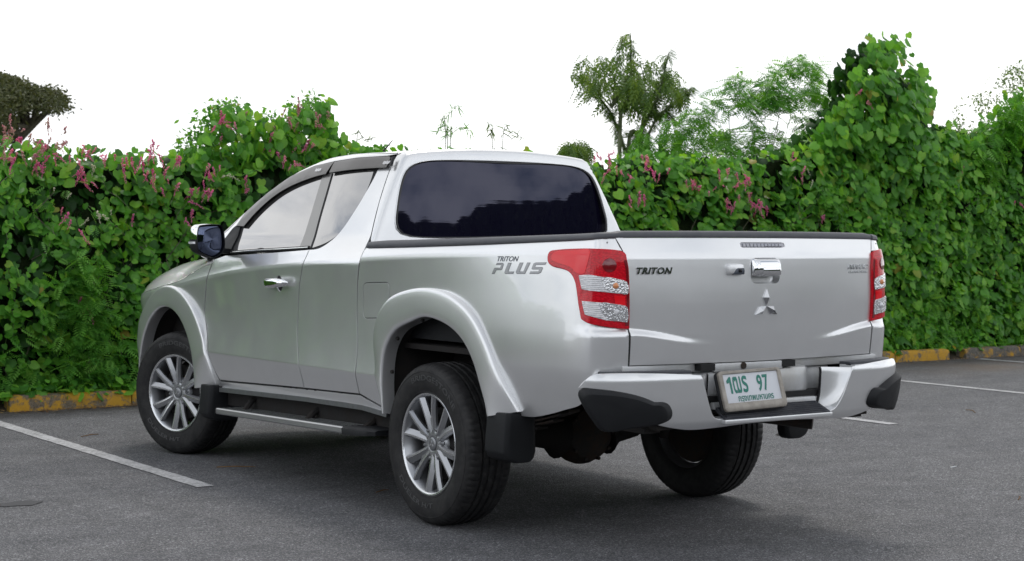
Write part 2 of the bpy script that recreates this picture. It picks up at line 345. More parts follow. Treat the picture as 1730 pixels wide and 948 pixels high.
def cabside(y, z):
    y = np.asarray(y, float); z = np.asarray(z, float); y, z = np.broadcast_arrays(y, z)
    O = np.stack([0*y, y, np.maximum(z, 1.1)], -1); D = np.zeros(O.shape); D[..., 0] = -1
    g = gray(O, D, back=False)[..., 0]; w = sst(z, 1.17, 1.34)
    b_ = body(y, z)[..., 0]
    return np.stack([b_*(1-w)+g*w, y, z], -1)
_bq = _gs(_catmull([(-.3, -1.385), (0., -1.388), (.3, -1.385), (.45, -1.376), (.6, -1.352), (.72, -1.318), (.81, -1.275), (.872, -1.215), (.902, -1.14), (.912, -1.05), (.912, -.93)]), 15)
_bt = np.concatenate([[0], np.cumsum(np.linalg.norm(np.diff(_bq, axis=0), axis=1))]); _bt -= np.interp(0, _bq[:, 0][:60], _bt[:60])
_bg = np.gradient(_bq, axis=0); _bn = np.stack([_bg[:, 1], -_bg[:, 0]], 1); _bn /= np.linalg.norm(_bn, axis=1)[:, None]
def bump(t, z):
    t = np.asarray(t, float); z = np.asarray(z, float); t, z = np.broadcast_arrays(t, z); a = np.abs(t); f = lambda v: np.interp(a, _bt, v)
    o = herm(z, [(.53, -.055, .5, .5), (.57, -.030, .45, .30), (.66, -.010, .12, .12), (.75, .0, .10, -.20), (.778, -.010, -.50, -1.1), (.79, -.032, -1.8, -1.8)])
    nx, ny = f(_bn[:, 0]), f(_bn[:, 1])
    return np.stack([-(f(_bq[:, 0])+nx*o)*np.where(t < 0, -1, 1), f(_bq[:, 1])+ny*o, z], -1)
def outer_plane(y, z):
    y, z = np.broadcast_arrays(np.asarray(y, float), np.asarray(z, float)); return np.stack([0*y-.891, y, z], -1)
def inner_plane(y, z):
    y, z = np.broadcast_arrays(np.asarray(y, float), np.asarray(z, float)); return np.stack([0*y-.902, y, z], -1)
#</SURF>

# ------------------------------------------------------------ mesh helpers
def link(name, me, mat=None, parent=None, loc=None):
    o = bpy.data.objects.new(name, me); COL.objects.link(o)
    if mat is not None and me is not None and hasattr(me, 'materials') and not me.materials: me.materials.append(MATS[mat])
    if parent is not None: o.parent = parent
    if loc is not None: o.location = loc
    return o
def tag(o, label=None, cat=None, group=None, kind=None):
    if label: o['label'] = label
    if cat: o['category'] = cat
    if group: o['group'] = group
    if kind: o['kind'] = kind
    return o
def empty(name, loc=(0, 0, 0), rz=0):
    o = bpy.data.objects.new(name, None); COL.objects.link(o); o.location = loc; o.rotation_euler = (0, 0, rz); o.empty_display_size = .1; return o
def mesh(name, V, F, smooth=True, normals=None, sharp=None):
    me = bpy.data.meshes.new(name); me.from_pydata([tuple(map(float, v)) for v in V], [], [tuple(map(int, f)) for f in F]); 
    if smooth: me.polygons.foreach_set('use_smooth', [True]*len(me.polygons))
    me.update()
    if normals is not None: me.normals_split_custom_set_from_vertices([tuple(map(float, n)) for n in normals])
    elif smooth and sharp:
        try: me.set_sharp_from_angle(angle=math.radians(sharp))
        except Exception: pass
    return me
def fast_mesh(name, V, T, tint=None, smooth=True):
    """V (n,3), T (m,k) uniform polygons"""
    me = bpy.data.meshes.new(name); k = T.shape[1]
    me.vertices.add(len(V)); me.vertices.foreach_set('co', V.astype(np.float32).ravel())
    me.loops.add(T.size); me.loops.foreach_set('vertex_index', T.astype(np.int32).ravel())
    me.polygons.add(len(T)); me.polygons.foreach_set('loop_start', np.arange(0, T.size, k, dtype=np.int32)); me.polygons.foreach_set('loop_total', np.full(len(T), k, dtype=np.int32))
    me.update(calc_edges=True)
    if smooth: me.polygons.foreach_set('use_smooth', np.ones(len(T), bool))
    if tint is not None:
        a = me.attributes.new('tint', 'FLOAT', 'POINT'); a.data.foreach_set('value', tint.astype(np.float32))
    return me
class G:
    """polygon soup collector"""
    def __init__(s): s.V = []; s.F = []
    def add(s, V, F):
        n = len(s.V); s.V += [tuple(v) for v in V]; s.F += [tuple(n+i for i in f) for f in F]; return s
    def box(s, a, b, M=None):
        x0, y0, z0 = a; x1, y1, z1 = b
        V = [(x0, y0, z0), (x1, y0, z0), (x1, y1, z0), (x0, y1, z0), (x0, y0, z1), (x1, y0, z1), (x1, y1, z1), (x0, y1, z1)]
        if M: V = [tuple(M @ Vector(v)) for v in V]
        return s.add(V, [(0, 3, 2, 1), (4, 5, 6, 7), (0, 1, 5, 4), (1, 2, 6, 5), (2, 3, 7, 6), (3, 0, 4, 7)])
    def rings(s, R, closed=True, cap=True):
        """list of rings (equal length) of points, skinned"""
        n = len(R[0]); V = [p for r in R for p in r]; F = []
        for i in range(len(R)-1):
            for j in range(n if closed else n-1):
                a = i*n+j; b = i*n+(j+1) % n; F.append((a, b, b+n, a+n))
        if cap: F.append(tuple(range(n))[::-1]); F.append(tuple((len(R)-1)*n+j for j in range(n)))
        return s.add(V, F)
    def tube(s, pts, r, n=8, cap=True):
        pts = [Vector(p) for p in pts]; R = []; rs = r if isinstance(r, (list, tuple)) else [r]*len(pts)
        up = Vector((0, 0, 1)); prev = None
        for i, p in enumerate(pts):
            d = (pts[min(i+1, len(pts)-1)]-pts[max(i-1, 0)]).normalized()
            a = (prev if prev is not None else (up if abs(d.z) < .9 else Vector((1, 0, 0))))
            x = (a-d*a.dot(d)).normalized(); y = d.cross(x); prev = x
            R.append([p+(x*math.cos(2*math.pi*k/n)+y*math.sin(2*math.pi*k/n))*rs[i] for k in range(n)])
        return s.rings(R, True, cap)
    def lathe(s, prof, axis='x', n=48, c=(0, 0, 0), closed_prof=False):
        """prof: (radius, along)"""
        R = []
        for k in range(n):
            t = 2*math.pi*k/n; ct, st = math.cos(t), math.sin(t)
            if axis == 'x': R.append([(c[0]+a, c[1]+r*ct, c[2]+r*st) for r, a in prof])
            elif axis == 'y': R.append([(c[0]+r*ct, c[1]+a, c[2]+r*st) for r, a in prof])
            else: R.append([(c[0]+r*ct, c[1]+r*st, c[2]+a) for r, a in prof])
        m = len(prof); V = [p for r in R for p in r]; F = []
        for k in range(n):
            for j in range(m if closed_prof else m-1):
                a = k*m+j; b = k*m+(j+1) % m; c2 = ((k+1) % n)*m+(j+1) % m; d = ((k+1) % n)*m+j; F.append((a, b, c2, d))
        return s.add(V, F)
    def prism(s, poly, f0, f1):
        """poly list of 2-D points; f0,f1 map a 2-D point to 3-D front/back"""
        n = len(poly); V = [f0(*p) for p in poly]+[f1(*p) for p in poly]
        return s.add(V, [tuple(range(n)), tuple(range(2*n-1, n-1, -1))]+[(i, i+n, (i+1) % n+n, (i+1) % n) for i in range(n)])
    def mesh(s, name='m', smooth=True, sharp=35, fix=True, bevel=0, seg=2):
        bm = bmesh.new(); vs = [bm.verts.new(v) for v in s.V]
        for f in s.F:
            try: bm.faces.new([vs[i] for i in f])
            except ValueError: pass
        bmesh.ops.remove_doubles(bm, verts=bm.verts, dist=1e-5)
        if fix: bmesh.ops.recalc_face_normals(bm, faces=bm.faces)
        if bevel:
            ed = [e for e in bm.edges if len(e.link_faces) == 2 and e.calc_face_angle(0) > math.radians(28)]
            bmesh.ops.bevel(bm, geom=ed, offset=bevel, segments=seg, profile=.5, affect='EDGES', clamp_overlap=True)
        me = bpy.data.meshes.new(name); bm.to_mesh(me); bm.free()
        if smooth:
            me.polygons.foreach_set('use_smooth', [True]*len(me.polygons))
            if sharp: me.set_sharp_from_angle(angle=math.radians(sharp))
        return me
    def obj(s, name, mat, parent=None, **k): return link(name, s.mesh(name, **k), mat, parent)
def mirror_x(me):
    m2 = me.copy(); n = len(m2.vertices); co = np.empty(n*3, np.float32); m2.vertices.foreach_get('co', co); co = co.reshape(-1, 3)
    V = co*[-1, 1, 1]; F = [tuple(p.vertices)[::-1] for p in me.polygons]; sm = [p.use_smooth for p in me.polygons]
    out = bpy.data.meshes.new(me.name); out.from_pydata([tuple(map(float, v)) for v in V], [], F); out.polygons.foreach_set('use_smooth', sm); out.update()
    for m in me.materials: out.materials.append(m)
    if me.has_custom_normals:
        cn = {}
        for p in me.polygons:
            for li in p.loop_indices: cn[(p.index, me.loops[li].vertex_index)] = me.corner_normals[li].vector
        out.normals_split_custom_set([(-cn[(p.index, out.loops[li].vertex_index)][0], cn[(p.index, out.loops[li].vertex_index)][1], cn[(p.index, out.loops[li].vertex_index)][2]) for p in out.polygons for li in p.loop_indices])
    elif any(sm): out.set_sharp_from_angle(angle=math.radians(35))
    return out
def both(o):
    """mirrored twin on the other flank, with mirrored children"""
    def rec(src, parent):
        c = bpy.data.objects.new(src.name.split('.')[0], mirror_x(src.data) if src.data else None); COL.objects.link(c); c.parent = parent
        c.location = (-src.location.x, src.location.y, src.location.z)
        for k in src.keys():
            if k in ('label', 'kind'): c[k] = src[k]
        for ch in list(src.children):
            if ch.name.split('.')[0] not in ('side_decal', 'visor_logo'): rec(ch, c)
        return c
    return rec(o, o.parent)

# 2-D outlines
def smooth_poly(L, n=8):
    """closed outline of (a,b,corner) -> smooth dense outline (chord-length tangents)"""
    P = [np.array(p[:2], float) for p in L]; C = [len(p) > 2 and p[2] for p in L]; m = len(P); out = []
    def tan(i):
        a, b, c = P[i-1], P[i], P[(i+1) % m]; la, lb_ = np.linalg.norm(b-a)+1e-9, np.linalg.norm(c-b)+1e-9
        return (c-a)/(la+lb_)
    for i in range(m):
        j = (i+1) % m; p1, p2 = P[i], P[j]; L_ = np.linalg.norm(p2-p1); ch = (p2-p1)/(L_+1e-9)
        t1 = ch if C[i] else tan(i); t2 = ch if C[j] else tan(j)
        if C[i] and not C[j]: t1 = 1.5*ch-.5*t2
        if C[j] and not C[i]: t2 = 1.5*ch-.5*t1
        for k in range(n):
            t = k/n; out.append(p1*(2*t**3-3*t**2+1)+L_*t1*(t**3-2*t**2+t)+p2*(-2*t**3+3*t**2)+L_*t2*(t**3-t**2))
    return np.array(out)
def smooth_line(L, n=8):
    P = np.array([p[:2] for p in L], float); return _catmull(P, n)
def resample(P, step, closed=True):
    P = np.array(P, float)
    Q = np.vstack([P, P[:1]]) if closed else P
    d = np.linalg.norm(np.diff(Q, axis=0), axis=1); s = np.concatenate([[0], np.cumsum(d)])
    n = max(8 if closed else 2, int(round(s[-1]/step))); t = np.linspace(0, s[-1], n+(0 if closed else 1), endpoint=not closed)
    # keep sharp corners
    R = np.stack([np.interp(t, s, Q[:, i]) for i in range(Q.shape[1])], 1)
    if closed:
        e1 = P-np.roll(P, 1, 0); e2 = np.roll(P, -1, 0)-P
        for i in range(len(P)):
            a = e1[i]/(np.linalg.norm(e1[i])+1e-12); b = e2[i]/(np.linalg.norm(e2[i])+1e-12)
            if a@b < .88:
                j = np.argmin(((R-P[i])**2).sum(1)); R[j] = P[i]
    return R
def area2(P): x, y = P[:, 0], P[:, 1]; return .5*np.sum(x*np.roll(y, -1)-np.roll(x, -1)*y)
def offset2(P, d):
    """shift a closed outline inwards by d"""
    if area2(P) < 0: d = -d
    e = np.roll(P, -1, 0)-P; L = np.linalg.norm(e, axis=1)[:, None]+1e-12; n = np.stack([-e[:, 1], e[:, 0]], 1)/L
    m = n+np.roll(n, 1, 0); m /= np.maximum(np.linalg.norm(m, axis=1)[:, None], .35); return P+m*d
def inside(P, pts):
    x, y = pts[:, 0], pts[:, 1]; r = np.zeros(len(pts), bool); n = len(P); j = n-1
    for i in range(n):
        xi, yi = P[i]; xj, yj = P[j]
        c = ((yi > y) != (yj > y)); 
        with np.errstate(divide='ignore', invalid='ignore'): r ^= c & (x < (xj-xi)*(y-yi)/(yj-yi+1e-30)+xi)
        j = i
    return r
def dist_poly(P, pts):
    a = P; b = np.roll(P, -1, 0); best = np.full(len(pts), 1e9)
    for i in range(len(a)):
        d = b[i]-a[i]; t = np.clip(((pts-a[i])@d)/(d@d+1e-15), 0, 1); q = a[i]+t[:, None]*d; best = np.minimum(best, np.hypot(*(pts-q).T))
    return best
def surf(f, A, off=0., e=2e-3):
    a, b = A[:, 0], A[:, 1]; P = f(a, b); du = f(a+e, b)-f(a-e, b); dv = f(a, b+e)-f(a, b-e)
    n = np.cross(du, dv); n /= np.linalg.norm(n, axis=1)[:, None]+1e-15
    c = P-np.array([0, .9, .75]); 
    if (n*c).sum(1).mean() < 0: n = -n
    return P+n*off, n
def panel(name, f, outline, mat, parent=None, holes=(), step=.03, gap=.004, hem=.014, off=0., twin=False, raw=False, hemmat=None, bulge=None, rows=None, warp=None, round_=.0008):
    """surface patch: outline in the surface's own coordinates, meshed, laid on the surface with exact normals and a folded-in edge"""
    O = outline if raw else smooth_poly(outline)
    O = resample(O, step*.45); O = offset2(O, gap) if gap else O
    H = [resample(h, step*.45) for h in holes]
    lo, hi = O.min(0), O.max(0); gx = np.arange(lo[0]+step*.5, hi[0], step); gy = np.arange(lo[1]+step*.4, hi[1], step*.8)
    
    if rows is not None: gy = np.array(rows)
    Gp = np.stack(np.meshgrid(gx, gy), -1).reshape(-1, 2)
    if warp is not None: Gp[:, 1] += warp(Gp[:, 0], Gp[:, 1])
    Gp = Gp[inside(O, Gp)]; Gp = Gp[dist_poly(O, Gp) > step*(.3 if rows is None else .15)]
    for h in H: Gp = Gp[~inside(h, Gp)]; Gp = Gp[dist_poly(h, Gp) > step*.3]
    P = [O]+H+[Gp]; pts = np.vstack(P); E = []; k = 0
    for q in [O]+H:
        n = len(q); E += [(k+i, k+(i+1) % n) for i in range(n)]; k += n
    vv, ee, ff, _, _, _ = delaunay_2d_cdt([Vector((float(a), float(b))) for a, b in pts], E, [], 0, 1e-7)
    vv = np.array([(v.x, v.y) for v in vv]); ff = np.array([f_ for f_ in ff if len(f_) == 3]); cen = vv[ff].mean(1)
    ok = inside(O, cen)
    for h in H: ok &= ~inside(h, cen)
    ff = ff[ok]
    ob = off if bulge is None else off+bulge(vv)
    X, Nn = surf(f, vv, 0.); X = X+Nn*(ob if np.isscalar(ob) else ob[:, None])
    if bulge is not None:
        e = 2e-3; g0 = lambda A: surf(f, A)[0]+surf(f, A)[1]*(off+bulge(A))[:, None]
        du = g0(vv+[e, 0])-g0(vv-[e, 0]); dv = g0(vv+[0, e])-g0(vv-[0, e]); n2 = np.cross(du, dv); n2 /= np.linalg.norm(n2, axis=1)[:, None]; n2 *= np.sign((n2*Nn).sum(1))[:, None]; Nn = n2
    fn = np.cross(X[ff[:, 1]]-X[ff[:, 0]], X[ff[:, 2]]-X[ff[:, 0]]); flip = (fn*Nn[ff[:, 0]]).sum(1) < 0; ff[flip] = ff[flip][:, ::-1]
    V = [X]; NN = [Nn]; F = [tuple(t) for t in ff]; base = len(X)
    if hem:
        # boundary edges -> folded edge
        cnt = {}
        for t in ff:
            for a, b in ((t[0], t[1]), (t[1], t[2]), (t[2], t[0])): cnt[(a, b)] = 1
        be = [(a, b) for (a, b) in cnt if (b, a) not in cnt]
        ids = sorted({i for e_ in be for i in e_}); mp = {v: i for i, v in enumerate(ids)}; m = len(ids)
        # outward in-surface direction
        T = np.zeros((m, 3))
        for a, b in be:
            d = X[b]-X[a]; o_ = np.cross(d, Nn[a]); o_ /= np.linalg.norm(o_)+1e-12; T[mp[a]] += o_; T[mp[b]] += o_
        T /= np.linalg.norm(T, axis=1)[:, None]+1e-12; Xi = X[ids]; Ni = Nn[ids]
        r = round_
        V += [Xi, Xi+T*r*.7-Ni*r*.3, Xi+T*r-Ni*r, Xi+T*r-Ni*hem]
        nn = Ni+T; nn /= np.linalg.norm(nn, axis=1)[:, None]; NN += [Ni, nn, T, T]
        for lay in range(3):
            for a, b in be:
                i, j = mp[a], mp[b]; p = base+lay*m; F.append((p+i, p+m+i, p+m+j, p+j)[::-1] if False else (p+j, p+i, p+m+i, p+m+j))
    me = mesh(name, np.vstack(V), F, True, np.vstack(NN)); o = link(name, me, mat, parent)
    if twin: both(o)
    return o
def strip(name, rows, mat, parent=None, closed=False, smooth=True, sharp=40, twin=False, cap=False, fix=True):
    """rows: list of equally long 3-D polylines, skinned between neighbours"""
    g = G(); m = len(rows[0]); V = [tuple(p) for r in rows for p in r]; F = []
    R = len(rows)
    for i in range(R if closed else R-1):
        for j in range(m-1):
            a = i*m+j; b = ((i+1) % R)*m+j; F.append((a, a+1, b+1, b))
    if cap and closed: F.append(tuple(i*m for i in range(R))); F.append(tuple(i*m+m-1 for i in range(R))[::-1])
    g.add(V, F); o = g.obj(name, mat, parent, smooth=smooth, sharp=sharp, fix=fix)
    if twin: both(o)
    return o


